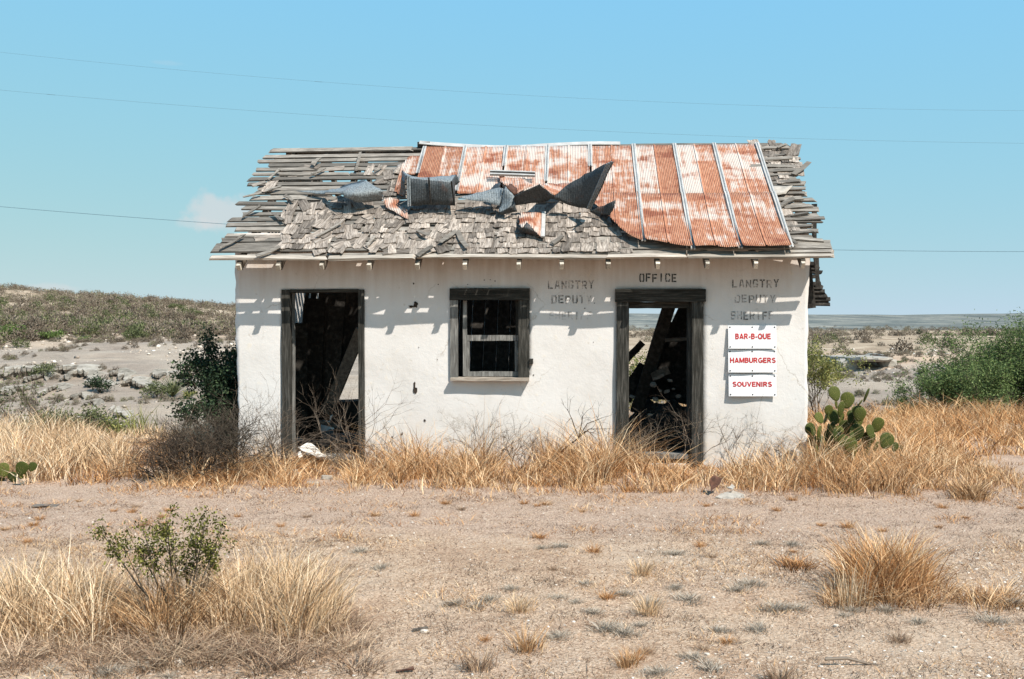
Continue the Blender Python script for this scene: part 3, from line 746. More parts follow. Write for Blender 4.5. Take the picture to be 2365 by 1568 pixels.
# short broken lath ends at the right edge
for k in range(16):
    t = .35 + k * .15 + R.uniform(-.03, .03); s = s_right - R.uniform(.02, .12)
    beam('lath', rl(s - R.uniform(.3, .6), t + R.uniform(-.05, .03), .028), rl(s + R.uniform(-.06, .06), t + R.uniform(-.03, .05), .035), R.uniform(.035, .075), .018, M['lath'], BLD, up=RN, segs=2, jit=.006, warp=.012, endj=.03)

# the hanging rear corner of the roof behind the right wall
for k, (v, u1) in enumerate([(610, 1886), (620, 1892), (629, 1896), (638, 1890), (655, 1893), (664, 1899), (673, 1903), (683, 1908), (692, 1914), (702, 1916)]):
    b = toloc(at(u1, v, 12.1)); a = Vector((WID - .06, b.y + .05, b.z + R.uniform(-.01, .03)))
    beam('hanging_board', a, b, .05, .028, M['inner'], BLD, up=(0, -.8, .4), segs=1, jit=.006, endj=.02)
b = toloc(at(1872, 712, 12.05))
beam('hanging_board', (WID + .02, b.y - .02, roofz(b.y) + .1), (b.x, b.y - .02, b.z), .10, .04, M['inner'], BLD, up=(0, 1, 0), segs=5, jit=.012, warp=.015)
b = toloc(at(1882, 668, 12.0))
beam('hanging_board', (b.x - .02, b.y - .06, roofz(b.y) + .1), (b.x, b.y - .06, b.z), .05, .035, M['inner'], BLD, up=(0, 1, 0), segs=5, jit=.012, warp=.02)

# ------------------------------------------------------------------ tin sheets
XT = [983, 1076, 1170, 1265, 1362, 1462, 1556, 1648, 1747]
SB = [rp(x, 342)[0] for x in XT]
TJ = rp(1600, 456)[1]; TTOP = SLOPE - .02
def zprof(f):   # height of the sheet across its width: ribs at the edges and one in the middle
    h = 0
    for c in (0.0, .5, 1.0): h = max(h, .018 * max(0, 1 - abs(f - c) / .035))
    return h
FS = sorted(set([0, .018, .036, .06, .12, .2, .3, .4, .445, .465, .482, .5, .518, .535, .555, .6, .7, .8, .88, .94, .964, .982, 1.0]))
def sheet(name, s0, s1, lo, hi, lift, bow=.0, curl=0.0, zinc=None, mats=None, parent=None, rows=9, seed=0, sides=True):
    """lo(f), hi(f): lower and upper edge along the width; two skins with a little thickness"""
    n = len(FS); V = []; Z = []
    for lay in (0, 1):
        for j in range(rows + 1):
            g = j / rows
            for f in FS:
                t = lo(f) + (hi(f) - lo(f)) * g; s = s0 + (s1 - s0) * f
                h = lift + zprof(f) + bow * math.sin(g * math.pi) + curl * (1 - g) ** 4 + .006 * math.sin(f * 7 + seed + g * 3) * (1 - g) - .003 * lay
                V.append(rl(s, t, h)); Z.append(zinc(f, g) if zinc else 0)
    F = []; mi = []
    k = n * (rows + 1)
    for j in range(rows):
        for i in range(n - 1):
            a = j * n + i; F.append((a, a + 1, a + n + 1, a + n)); mi.append(0)
            F.append((a + n + k, a + n + 1 + k, a + 1 + k, a + k)); mi.append(1)
    for i in range(n - 1):
        F.append((i + k, i + 1 + k, i + 1, i)); mi.append(1); b = rows * n + i; F.append((b, b + 1, b + 1 + k, b + k)); mi.append(1)
    for j in range(rows):
        a = j * n; F.append((a, a + n, a + n + k, a + k)); mi.append(1); a = j * n + n - 1; F.append((a + k, a + n + k, a + n, a)); mi.append(1)
    me = pymesh(name, V, F, True); me.polygons.foreach_set('material_index', np.array(mi, np.int32))
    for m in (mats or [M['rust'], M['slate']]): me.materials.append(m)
    at_ = me.attributes.new('zinc', 'FLOAT', 'POINT'); at_.data.foreach_set('value', np.array(Z, np.float32))
    return link(name, me, None, parent or BLD)
def vt(f, x, y): return rp(*f(x, y))[1]
def pl(pts): 
    xs = [p[0] for p in pts]; ys = [p[1] for p in pts]
    return lambda f: float(np.interp(f, xs, ys))
tops = TTOP
LOWER = {0: [(0, vt(C2, 300, 470)), (1, vt(C2, 700, 560))], 1: [(0, vt(C2, 760, 580)), (1, vt(C2, 1080, 560))],
         2: [(0, vt(C2, 1090, 520)), (.5, vt(C2, 1250, 560)), (1, vt(C2, 1500, 560))], 3: [(0, vt(C2, 1500, 600)), (1, vt(C2, 1900, 600))]}
for i in range(8):
    lo = pl(LOWER[i]) if i in LOWER else (lambda f: TJ - .04)
    zf = None
    if i == 5: zf = lambda f, g: (.085 - .1 * max(0, f - .25) if f < .5 else (-.2 if g > .72 or g < .55 else -.04))
    elif i == 6: zf = lambda f, g: (.10 - .15 * max(0, f - .25) if f < .5 else (-.16 if g < .6 else -.02))
    elif i == 0: zf = lambda f, g: (-.10 if f < .5 else .02)
    elif i in (2, 3): zf = lambda f, g: .06 + .06 * math.sin(g * 6 + f * 3)
    elif i == 7: zf = lambda f, g: .05 if .3 < g < .8 else -.03
    hi = (lambda f: tops - .05) if i else (lambda f: tops - .02 - .03 * f)
    sheet('tin_sheet', SB[i] + .012, SB[i + 1] - .012, lo, hi, (.040 if i > 3 else .046), bow=.006, zinc=zf, seed=i)
# lower row on the right
low5 = [(0, vt(C3, 400, 960)), (.35, vt(C3, 500, 985)), (.6, vt(C3, 640, 1000)), (1, vt(C3, 820, 1025))]
sheet('tin_sheet', SB[4] + .012, SB[5] - .012, pl([(0, vt(C3, 10, 640)), (.28, vt(C3, 140, 740)), (.52, vt(C3, 200, 860)), (.75, vt(C3, 290, 930)), (1, vt(C3, 370, 975))]), lambda f: TJ, .075, curl=.05, seed=11, zinc=lambda f, g: .03 if .5 < g < .8 else -.02)
for i, lw in ((5, low5), (6, [(0, vt(C3, 830, 1025)), (.4, vt(C3, 980, 1012)), (.7, vt(C3, 1080, 1030)), (1, vt(C3, 1215, 1030))]), (7, [(0, vt(C3, 1250, 1020)), (.5, vt(C3, 1450, 1018)), (1, vt(C3, 1680, 1020))])):
    sheet('tin_sheet', SB[i] + .012, SB[i + 1] - .012, pl(lw), lambda f: TJ, .06, curl=.06, seed=20 + i, zinc=lambda f, g: (.03 if .55 < g < .85 else -.05))
# small torn rusty sheet left of the first seam
sheet('tin_sheet', rp(*C2(170, 420))[0], SB[0] - .02, pl([(0, vt(C2, 170, 560)), (.4, vt(C2, 210, 560)), (.5, vt(C2, 230, 400)), (1, vt(C2, 340, 395))]), pl([(0, vt(C2, 170, 300)), (.25, vt(C2, 240, 225)), (1, vt(C2, 360, 225))]), .05, seed=5, zinc=lambda f, g: .04)
# galvanised seam strips
for i, s in enumerate(SB):
    lo_ = {0: vt(C2, 345, 395), 1: vt(C2, 740, 560), 2: vt(C2, 1140, 330), 3: vt(C2, 1530, 470), 4: vt(C2, 1915, 330)}.get(i, TJ)
    def strip(t0, t1, lift):
        for ds in (-.016, .016):
            beam('seam_strip', rl(s + ds, t0, lift - .008), rl(s + ds, t1, lift - .008), .019, .014, M['galv'], BLD, up=RN, segs=4, jit=.003)
        beam('seam_groove', rl(s, t0 + .01, lift - .004), rl(s, t1 - .01, lift - .004), .012, .016, M['galvgrey'], BLD, up=RN, segs=2, jit=.0)
    strip(lo_, TTOP - .045, .068)
    if i >= 5: strip({5: vt(C3, 400, 950), 6: vt(C3, 825, 1020), 7: vt(C3, 1230, 1010), 8: vt(C3, 1685, 1005)}[i], TJ - .012, .086)
# ridge cap
cap0 = rp(*C2(345, 100), .1)[0]; cap1 = rp(*C2(2235, 100), .1)[0]; nC = 16; V = []; F = []
for i in range(nC + 1):
    f = i / nC; s = cap0 + (cap1 - cap0) * f; sag = .03 - .05 * math.sin(min(1, f * 1.6) * 3.14) * .5 + .05 * (1 - f) ** 6
    base = rl(s, SLOPE, 0)
    for dy, dz in ((-.07, .005), (0, .055), (.10, .0), (.10, -.006), (0, .047), (-.07, -.003)):
        V.append((s, base.y + dy, base.z + dz + .0 + .012 * math.sin(f * 9) + (sag - .03)))
for i in range(nC):
    for k in range(6): F.append((i * 6 + k, i * 6 + (k + 1) % 6, i * 6 + 6 + (k + 1) % 6, i * 6 + 6 + k))
F += [tuple(range(5, -1, -1)), tuple(nC * 6 + q for q in range(6))]
me = pymesh('ridge_cap', V, F); link('ridge_cap', me, M['galv'], BLD)
beam('ridge_board', rl(cap0 - .03, SLOPE, .02) , rl(cap0 + .14, SLOPE, .02), .03, .13, M['inner'], BLD, up=(0, 0, 1), segs=1)

# torn and folded sheets: outline given by picture points, each raised by its own height off the slope
def torn(name, f, pts, faces, mats, fmat=None, th=.004, sub=3):
    """pts: (x, y, height off the slope in metres); faces index into pts"""
    V = []
    for x, y, h in pts:
        s, t = rp(*f(x, y), h); V.append(rl(s, t, h))
    me = pymesh(name, V, faces)
    import bmesh
    bm = bmesh.new(); bm.from_mesh(me)
    bmesh.ops.recalc_face_normals(bm, faces=bm.faces)
    bm.faces.ensure_lookup_table()
    for k, fc in enumerate(bm.faces): fc.material_index = (fmat[k] if fmat else 0)
    bmesh.ops.triangulate(bm, faces=bm.faces[:])
    bmesh.ops.subdivide_edges(bm, edges=bm.edges[:], cuts=sub, use_grid_fill=True)
    inner_ = [v for v in bm.verts if not v.is_boundary]
    for _ in range(3): bmesh.ops.smooth_vert(bm, verts=inner_, factor=.45, use_axis_x=True, use_axis_y=True, use_axis_z=True)
    rj = random.Random(len(bm.verts))
    for v in bm.verts:
        if v.is_boundary: v.co += Vector((rj.uniform(-1, 1), rj.uniform(-1, 1), rj.uniform(-1, 1))) * .007
    for v in bm.verts:
        n_ = math.sin(v.co.x * 21 + v.co.z * 13) * .5 + math.sin(v.co.x * 47 - v.co.z * 31) * .3
        v.co += Vector((.3, -1, .2)) * n_ * .013
    for fc in bm.faces: fc.smooth = True
    ex = bmesh.ops.solidify(bm, geom=bm.faces[:], thickness=th)
    bm.to_mesh(me); bm.free()
    for m in mats: me.materials.append(m)
    o = link(name, me, None, BLD)
    return o
SL, GG, RS = M['slate'], M['galvgrey'], M['rust']
o = torn('torn_sheet', C2, [(240, 375, .42), (655, 428, .42), (690, 655, .14), (245, 667, .12), (330, 400, .30), (640, 380, .28), (700, 362, .30), (738, 432, .22), (690, 480, .18), (455, 398, .43), (468, 650, .13)],
     [(0, 9, 10, 3), (9, 1, 2, 10), (0, 4, 5, 9), (9, 5, 6, 1), (1, 6, 7, 8), (1, 8, 2)], [SL, GG], [0, 0, 1, 1, 0, 0])
for x0, y0, x1, y1 in ((247, 380, 252, 665), (265, 384, 272, 662), (445, 395, 465, 648), (655, 430, 685, 652)):
    a = rp(*C2(x0, y0), .44); b = rp(*C2(x1, y1), .15)
    beam('rib', rl(a[0], a[1], .44), rl(b[0], b[1], .15), .016, .016, M['galvgrey'] if x0 < 300 else M['inner'], o, segs=2, jit=.001)
torn('torn_sheet', C2, [(195, 325, .06), (320, 395, .3), (240, 378, .41), (225, 445, .08), (200, 430, .06)], [(0, 1, 2), (0, 2, 3, 4)], [GG])
torn('torn_sheet', C2, [(715, 580, .20), (890, 545, .20), (1105, 490, .26), (1135, 500, .30), (1105, 655, .16), (880, 610, .18), (990, 530, .16), (1060, 460, .22), (1110, 440, .26)],
     [(0, 1, 5), (1, 2, 3, 4, 5), (6, 7, 8, 2)], [GG, SL], [0, 0, 1])
torn('torn_sheet', C2, [(1165, 470, .34), (1240, 570, .28), (1195, 680, .18), (1095, 722, .12), (1110, 640, .16), (1140, 520, .30), (1250, 640, .18), (1262, 715, .08), (1140, 745, .08)],
     [(0, 1, 2, 4, 5), (4, 2, 3), (2, 6, 7, 8, 3)], [GG, SL], [0, 0, 1])
torn('torn_sheet', C2, [(1240, 570, .27), (1475, 455, .40), (1615, 570, .30), (1540, 615, .16), (1250, 660, .12), (1400, 560, .24)], [(0, 1, 5, 4), (1, 2, 3, 5), (5, 3, 4)], [SL])
torn('torn_sheet', C2, [(1100, 365, .10), (1160, 392, .12), (1300, 400, .14), (1430, 460, .20), (1290, 520, .20), (1235, 560, .20), (1170, 470, .16), (1110, 430, .12)], [(0, 1, 6, 7), (1, 2, 4, 5, 6), (2, 3, 4)], [RS])
torn('torn_sheet', C2, [(1475, 452, .42), (1560, 455, .22), (1720, 450, .16), (1800, 440, .14), (1615, 562, .28)], [(0, 1, 4), (1, 2, 3, 4)], [RS])
torn('torn_sheet', C2, [(1165, 468, .33), (1215, 455, .18), (1270, 500, .2), (1275, 540, .2), (1245, 555, .22)], [(0, 1, 2, 3, 4)], [M['brick']])
o = torn('torn_sheet', C2, [(1590, 592, .24), (1720, 475, .36), (1900, 365, .52), (2140, 245, .80), (2166, 247, .80), (1962, 697, .16), (1940, 690, .16), (1750, 650, .16)],
     [(0, 1, 7), (1, 2, 6, 7), (2, 3, 6), (3, 4, 5, 6)], [SL])
for dx in (0, 22, 42):
    a = rp(*C2(2130 - dx + 15, 250 + dx * .5), .81); b = rp(*C2(1950 - dx * .7, 690), .18)
    beam('rib', rl(a[0], a[1], .815), rl(b[0], b[1], .185), .014, .014, M['galvgrey'], o, segs=2, jit=.001)
torn('torn_sheet', C2, [(1930, 712, .10), (2050, 665, .18), (2182, 612, .30), (2180, 660, .26), (2135, 745, .14), (1995, 738, .08), (2150, 830, .08), (2105, 800, .07)], [(0, 1, 4, 5), (1, 2, 3, 4), (4, 6, 7)], [SL])
torn('torn_sheet', C2, [(1285, 740, .05), (1300, 715, .06), (1500, 715, .06), (1500, 948, .08), (1430, 890, .13), (1360, 815, .17), (1310, 860, .17), (1283, 830, .13)], [(0, 1, 5, 6, 7), (1, 2, 5), (2, 3, 4, 5)], [RS])
torn('torn_sheet', C2, [(1265, 845, .09), (1310, 862, .15), (1360, 818, .165), (1430, 893, .12), (1492, 948, .07), (1440, 935, .05), (1300, 905, .05)], [(0, 1, 6), (1, 2, 3, 6), (3, 4, 5, 6)], [SL])
for dx in (0, 17): 
    a = rp(*C2(1508 + dx, 718), .07); b = rp(*C2(1500 + dx, 948), .08)
    beam('seam_strip', rl(a[0], a[1], .07), rl(b[0], b[1], .08), .022, .02, M['galv'], BLD, up=RN, segs=2, jit=.002)
torn('torn_sheet', C2, [(15, 597, .10), (100, 585, .10), (182, 595, .13), (150, 640, .08), (240, 690, .08), (257, 787, .05), (140, 725, .06), (45, 672, .06)], [(0, 1, 2, 3, 7), (3, 4, 5, 6, 7)], [RS])
torn('torn_sheet', C2, [(160, 470, .08), (215, 440, .08), (238, 540, .06), (205, 567, .06), (150, 545, .06)], [(0, 1, 2, 3, 4)], [RS])
for k, (dy, m_) in enumerate(((0, 'galv'), (14, 'inner'), (27, 'galv'))):
    a = rp(*C2(1016, 337 + dy), .14); b = rp(*C2(1436, 352 + dy), .14)
    beam('loose_strip', rl(a[0], a[1], .14), rl(b[0], b[1], .14), .026, .03 if m_ == 'galv' else .02, M[m_], BLD, up=RN, segs=3, jit=.002)
torn('torn_sheet', C1, [(955, 540, .05), (1235, 535, .10), (1330, 520, .20), (1640, 438, .30), (1800, 542, .24), (1782, 632, .10), (1540, 652, .16), (1440, 600, .24), (1380, 552, .28), (1245, 548, .16), (1225, 575, .08), (1560, 560, .30)],
     [(0, 1, 9, 10), (1, 2, 8, 9), (2, 3, 11, 8), (3, 4, 11), (4, 5, 6, 11), (6, 7, 8, 11)], [GG, SL], [0, 0, 0, 0, 0, 0])
torn('torn_sheet', C1, [(1380, 500, .12), (1590, 432, .20), (1640, 440, .3), (1400, 512, .2)], [(0, 1, 2, 3)], [SL])
torn('torn_sheet', C3, [(1500, 435, .05), (1690, 430, .08), (1640, 495, .10), (1510, 520, .06)], [(0, 1, 2, 3)], [M['plaster']])

# ------------------------------------------------------------------ stencilled lettering
def mir(r): return [(4 - b, y0, 4 - a, y1) for a, y0, b, y1 in r]
LET = {
 'O': [(0, 1, 1, 5), (.3, 5, 1.7, 6), (.3, 0, 1.7, 1), (3, 1, 4, 5), (2.3, 5, 3.7, 6), (2.3, 0, 3.7, 1)],
 'F': [(0, 0, 1, 6), (1.3, 5, 3.8, 6), (1.3, 2.5, 3.3, 3.5)], 'I': [(1.4, 0, 2.6, 6)],
 'C': [(0, 1, 1, 5), (.3, 5, 1.7, 6), (2.1, 5, 3.7, 6), (.3, 0, 1.7, 1), (2.1, 0, 3.7, 1), (3, 4, 4, 5), (3, 1, 4, 2)],
 'E': [(0, 0, 1, 6), (1.3, 5, 3.8, 6), (1.3, 2.5, 3.3, 3.5), (1.3, 0, 3.8, 1)],
 'L': [(0, 0, 1, 6), (1.3, 0, 3.8, 1)],
 'A': [[(0, 0), (1, 0), (1.9, 5.9), (1.3, 5.9)], [(4, 0), (3, 0), (2.1, 5.9), (2.7, 5.9)], (1.3, 1.4, 2.7, 2.3)],
 'N': [(0, 0, 1, 6), (3, 0, 4, 6), [(1.15, 5.6), (1.15, 4.0), (2.85, .4), (2.85, 2.0)]],
 'G': [(0, 1, 1, 5), (.3, 5, 1.7, 6), (2.1, 5, 3.7, 6), (.3, 0, 1.7, 1), (2.1, 0, 3.7, 1), (3, 4, 4, 5), (3, 1, 4, 2), (2.2, 2, 4, 2.9)],
 'T': [(0, 5, 1.7, 6), (2.3, 5, 4, 6), (1.45, 0, 2.55, 4.8)],
 'R': [(0, 0, 1, 6), (1.3, 5, 3.4, 6), (1.3, 2.3, 3.4, 3.3), (3, 3.3, 4, 5), [(1.9, 2), (2.9, 2), (4, 0), (3, 0)]],
 'Y': [[(0, 6), (1, 6), (1.95, 3.4), (1.35, 3.1)], [(4, 6), (3, 6), (2.05, 3.4), (2.65, 3.1)], (1.5, 0, 2.5, 2.9)],
 'D': [(0, 0, 1, 6), (1.3, 5, 3.4, 6), (1.3, 0, 3.4, 1), (3, 1, 4, 5)],
 'P': [(0, 0, 1, 6), (1.3, 5, 3.4, 6), (1.3, 2.3, 3.4, 3.3), (3, 3.3, 4, 5)],
 'U': [(0, 1, 1, 6), (3, 1, 4, 6), (.3, 0, 1.7, 1), (2.3, 0, 3.7, 1)],
 'S': [(.4, 5, 3.7, 6), (0, 3.6, 1, 5), (.4, 2.6, 3.6, 3.6), (3, 1, 4, 2.6), (.3, 0, 3.6, 1), (3.2, 4.3, 4, 5), (0, 1, .8, 1.7)],
 'H': [(0, 0, 1, 6), (3, 0, 4, 6), (1.3, 2.5, 2.7, 3.5)],
}
def faded(name, lo, hi, seed):
    m, t, b, o = newmat(name); v = objco(t)
    n = noise(t, mapping(t, v, (1, 1, .7)), 9 + seed, 5, .6); n2 = noise(t, v, 55, 3, .6)
    s = math_(t, 'ADD', math_(t, 'MULTIPLY', n.outputs['Fac'], .7), math_(t, 'MULTIPLY', n2.outputs['Fac'], .3))
    mr = t.nodes.new('ShaderNodeMapRange'); mr.inputs['From Min'].default_value = lo; mr.inputs['From Max'].default_value = hi; t.links.new(s, mr.inputs['Value'])
    b.inputs['Base Color'].default_value = (.035, .037, .036, 1); b.inputs['Roughness'].default_value = .9
    tr = t.nodes.new('ShaderNodeBsdfTransparent'); mx = t.nodes.new('ShaderNodeMixShader')
    t.links.new(mr.outputs[0], mx.inputs[0]); t.links.new(tr.outputs[0], mx.inputs[1]); t.links.new(b.outputs[0], mx.inputs[2]); t.links.new(mx.outputs[0], o.inputs[0])
    return m
M['ink0'] = faded('black_stencil_paint', .30, .47, 0); M['ink1'] = faded('faded_stencil_paint', .37, .60, 1); M['ink2'] = faded('worn_stencil_paint', .40, .68, 3)
M['ink3'] = faded('nearly_gone_stencil_paint', .42, .76, 2)
def stencil(word, u0, v0, u1, v1, mat, label):
    x0, z1 = fw(u0, v0); x1, z0 = fw(u1, v1)
    n = len(word); adv = 5.15; tot = adv * (n - 1) + 4; kx = (x1 - x0) / tot; kz = (z1 - z0) / 6
    V = []; F = []
    for i, ch in enumerate(word):
        for sh in LET[ch]:
            P = [(sh[0], sh[1]), (sh[2], sh[1]), (sh[2], sh[3]), (sh[0], sh[3])] if isinstance(sh, tuple) else sh
            cx = sum(p[0] for p in P) / 4; ar = sum(P[k][0] * P[(k + 1) % 4][1] - P[(k + 1) % 4][0] * P[k][1] for k in range(4))
            if ar < 0: P = P[::-1]
            b = len(V)
            for px, pz in P:
                x = x0 + (i * adv + px) * kx; z = z0 + pz * kz + .004 * math.sin(i * 2.3)
                V.append((x, -float(wd_(x, z)) - .005, z))
            F.append((b, b + 1, b + 2, b + 3))
    o = link('lettering', pymesh('lettering', V, F), mat, BLD); o['label'] = label
stencil('OFFICE', 1476, 632, 1562, 651, M['ink0'], 'black stencilled word OFFICE above the right door')
stencil('LANGTRY', 1690, 646, 1798, 664, M['ink1'], 'stencilled word LANGTRY above the white signs')
stencil('DEPUTY', 1696, 681, 1790, 699, M['ink2'], 'faded stencilled word DEPUTY above the white signs')
stencil('SHERIFF', 1687, 719, 1786, 738, M['ink2'], 'worn stencilled word SHERIFF above the white signs')
stencil('LANGTRY', 1265, 648, 1371, 667, M['ink2'], 'faded stencilled word LANGTRY beside the window')
stencil('DEPUTY', 1273, 682, 1366, 701, M['ink2'], 'worn stencilled word DEPUTY beside the window')
stencil('SHERIFF', 1268, 720, 1366, 738, M['ink3'], 'nearly vanished stencilled word SHERIFF beside the window')

# ------------------------------------------------------------------ the three white signs
def arc(cx, cy, rx, ry, a0, a1, n=9):
    return [(cx + rx * math.cos(math.radians(a0 + (a1 - a0) * k / n)), cy + ry * math.sin(math.radians(a0 + (a1 - a0) * k / n))) for k in range(n + 1)]
SW = .21                                                        # stroke weight; glyph cells are 1 high
H1 = SW / 2
GL = {
 'A': (.86, [[(.09, 0), (.43, 1)], [(.77, 0), (.43, 1)], [(.2, .27), (.66, .27)]]),
 'B': (.76, [[(H1, 0), (H1, 1)], [(H1, 1 - H1), (.42, 1 - H1)] + arc(.42, .72, .19, .72 - .54 + .0, 80, -80, 7) + [(H1, .54)], [(H1, .54), (.44, .54)] + arc(.44, .32, .21, .215, 85, -85, 7) + [(H1, H1)]]),
 'R': (.82, [[(H1, 0), (H1, 1)], [(H1, 1 - H1), (.44, 1 - H1)] + arc(.44, .69, .2, .205, 85, -85, 7) + [(H1, .48)], [(.42, .46), (.70, 0)]]),
 '-': (.42, [[(.04, .38), (.38, .38)]]),
 'Q': (.9, [arc(.45, .5, .345, .4, 0, 360, 22), [(.52, .28), (.82, .0)]]),
 'O': (.9, [arc(.45, .5, .345, .4, 0, 360, 22)]),
 'U': (.82, [[(H1, 1), (H1, .38)] + arc(.41, .38, .305, .28, 180, 360, 12) + [(.715, .38), (.715, 1)]]),
 'E': (.72, [[(H1, 0), (H1, 1)], [(H1, 1 - H1), (.68, 1 - H1)], [(H1, .51), (.63, .51)], [(H1, H1), (.70, H1)]]),
 'H': (.82, [[(H1, 0), (H1, 1)], [(.715, 0), (.715, 1)], [(H1, .52), (.715, .52)]]),
 'M': (.98, [[(H1, 0), (H1, 1)], [(.875, 0), (.875, 1)], [(.13, 1), (.49, .1)], [(.85, 1), (.49, .1)]]),
 'G': (.88, [arc(.45, .5, .345, .4, 48, 338, 18), [(.785, .1), (.785, .47)], [(.48, .44), (.88, .44)]]),
 'S': (.76, [arc(.38, .715, .27, .2, 25, 200, 9) + [(.2, .6), (.38, .52), (.56, .44)] + arc(.38, .295, .28, .2, 20, -165, 9)]),
 'V': (.84, [[(.09, 1), (.42, .05)], [(.75, 1), (.42, .05)]]),
 'N': (.82, [[(H1, 0), (H1, 1)], [(.715, 0), (.715, 1)], [(.13, .97), (.69, .03)]]),
 'I': (.30, [[(.15, 0), (.15, 1)]]),
}
def fit_text(txt, x0, x1, z0, z1):
    """bold capitals built from ribbons; returns the mesh and its points (y = tiny layer offset)"""
    V = []; F = []; pen = 0; lay = 0
    for ch in txt:
        wd, st = GL[ch]
        for poly in st:
            lay += 1; P = [Vector((p[0], p[1])) for p in poly]; b = len(V); n = len(P)
            for k, p in enumerate(P):
                closed = (P[0] - P[-1]).length < 1e-4
                d0 = (P[k] - P[k - 1]) if k > 0 else ((P[-1] - P[-2]) if closed else (P[1] - P[0]))
                d1_ = (P[k + 1] - P[k]) if k < n - 1 else ((P[1] - P[0]) if closed else d0)
                d0 = d0.normalized(); d1_ = d1_.normalized(); t = d0 + d1_; t = t.normalized() if t.length > .2 else d1_
                nn = Vector((-t.y, t.x)); m = min(1.4, 1 / max(.5, abs(nn.dot(Vector((-d1_.y, d1_.x))))))
                for sg in (-1, 1): q = p + nn * sg * SW / 2 * m; V.append((pen + q.x, (lay % 4) * .00035, min(1, max(0, q.y))))
            for k in range(n - 1): F.append((b + 2 * k, b + 2 * k + 1, b + 2 * k + 3, b + 2 * k + 2))
        pen += wd + .10
    v = np.array(V); a, bb = v.min(0), v.max(0); v2 = v.copy()
    v2[:, 0] = x0 + (v[:, 0] - a[0]) / (bb[0] - a[0]) * (x1 - x0); v2[:, 2] = z0 + v[:, 2] * (z1 - z0)
    return pymesh('lettering', v2, F), v2
def sign(txt, u0, v0, u1, v1, tu0, tv0, tu1, tv1, label, rot=0):
    x0, z1 = fw(u0, v0, -.03); x1, z0 = fw(u1, v1, -.03)
    pw = O + EX * x0; root = empty('painted_sign', (pw.x, pw.y, z0), -YAW); tag(root, label, 'sign', 'white signs beside the right door')
    W_, H_ = x1 - x0, z1 - z0
    def yy(x, z): return -.050 + .022 * (z / H_) + .006 * math.sin(x / W_ * 3.14159 * 2 + v0) * (1 - z / H_)
    n, m_ = 12, 6; V = []; F = []
    for lay in (0, 1):
        for j in range(m_ + 1):
            for i in range(n + 1):
                x = W_ * i / n; z = H_ * j / m_; V.append((x, yy(x, z) + .003 * lay, z))
    k = (n + 1) * (m_ + 1)
    for j in range(m_):
        for i in range(n):
            a = j * (n + 1) + i; F.append((a, a + 1, a + n + 2, a + n + 1)); F.append((a + n + 1 + k, a + n + 2 + k, a + 1 + k, a + k))
    for i in range(n):
        F.append((i + 1, i, i + k, i + 1 + k)); a = m_ * (n + 1) + i; F.append((a, a + 1, a + 1 + k, a + k))
    for j in range(m_):
        a = j * (n + 1); F.append((a, a + n + 1, a + n + 1 + k, a + k)); a += n; F.append((a + n + 1, a, a + k, a + n + 1 + k))
    link('panel', pymesh('panel', V, F), M['sign_white'], root)
    tx0, tz1 = fw(tu0, tv0, -.03); tx1, tz0 = fw(tu1, tv1, -.03)
    me, v2 = fit_text(txt, tx0 - x0, tx1 - x0, tz0 - z0, tz1 - z0)
    v2[:, 1] = [yy(a, c) - .003 - q for a, c, q in zip(v2[:, 0], v2[:, 2], v2[:, 1])]
    me.vertices.foreach_set('co', v2.ravel().astype(np.float32)); me.update()
    l = link('lettering', me, M['sign_red'], root); l['label'] = 'red capital letters ' + txt
    for x in (.02, W_ / 2, W_ - .02):
        for z in (.02, H_ - .02):
            VV = [(x + math.cos(a * 1.047) * .009, yy(x, z) - .004, z + math.sin(a * 1.047) * .009) for a in range(6)] + [(x, yy(x, z) - .008, z)]
            link('screw', pymesh('screw', VV, [(a, (a + 1) % 6, 6) for a in range(6)]), M['screw'], root)
sign('BAR-B-QUE', 1681, 751.5, 1792, 805, 1697, 770, 1779, 783, 'white metal sign reading BAR-B-QUE in red, topmost of three')
sign('HAMBURGERS', 1681, 807.5, 1792, 860, 1685, 825.5, 1790.5, 838, 'white metal sign reading HAMBURGERS in red, middle of three')
sign('SOUVENIRS', 1682, 864, 1792, 915, 1691, 881, 1782, 893, 'white metal sign reading SOUVENIRS in red, lowest of three')

# ------------------------------------------------------------------ fallen timber and rubble inside
def plank_px(f, a, b, wd, th, Y0, Y1, label, mat='inner', name='fallen_plank', cat='plank', parent=None):
    p = at(*f(*a), Y0); q = at(*f(*b), Y1)
    o = beam(name, p, q, wd, th, M[mat], parent, up=(0, -1, .2), segs=3, jit=.006, warp=.008)
    if parent is None: tag(o, label, cat)
    return o
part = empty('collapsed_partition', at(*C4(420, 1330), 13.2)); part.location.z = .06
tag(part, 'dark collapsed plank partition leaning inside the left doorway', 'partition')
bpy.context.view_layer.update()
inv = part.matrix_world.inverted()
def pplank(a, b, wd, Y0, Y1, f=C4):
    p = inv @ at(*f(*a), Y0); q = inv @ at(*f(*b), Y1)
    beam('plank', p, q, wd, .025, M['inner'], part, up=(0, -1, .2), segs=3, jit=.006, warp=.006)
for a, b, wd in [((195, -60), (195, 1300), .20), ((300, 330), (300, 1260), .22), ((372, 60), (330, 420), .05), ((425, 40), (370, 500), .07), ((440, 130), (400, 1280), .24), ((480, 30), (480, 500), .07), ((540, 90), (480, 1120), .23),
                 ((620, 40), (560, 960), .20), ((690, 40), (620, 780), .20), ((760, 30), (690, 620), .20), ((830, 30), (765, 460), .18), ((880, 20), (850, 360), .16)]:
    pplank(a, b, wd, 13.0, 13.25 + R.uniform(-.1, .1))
for a, b, wd in [((470, 100), (850, 80), .16), ((330, 420), (800, 350), .12)]: pplank(a, b, wd, 13.35, 13.35)
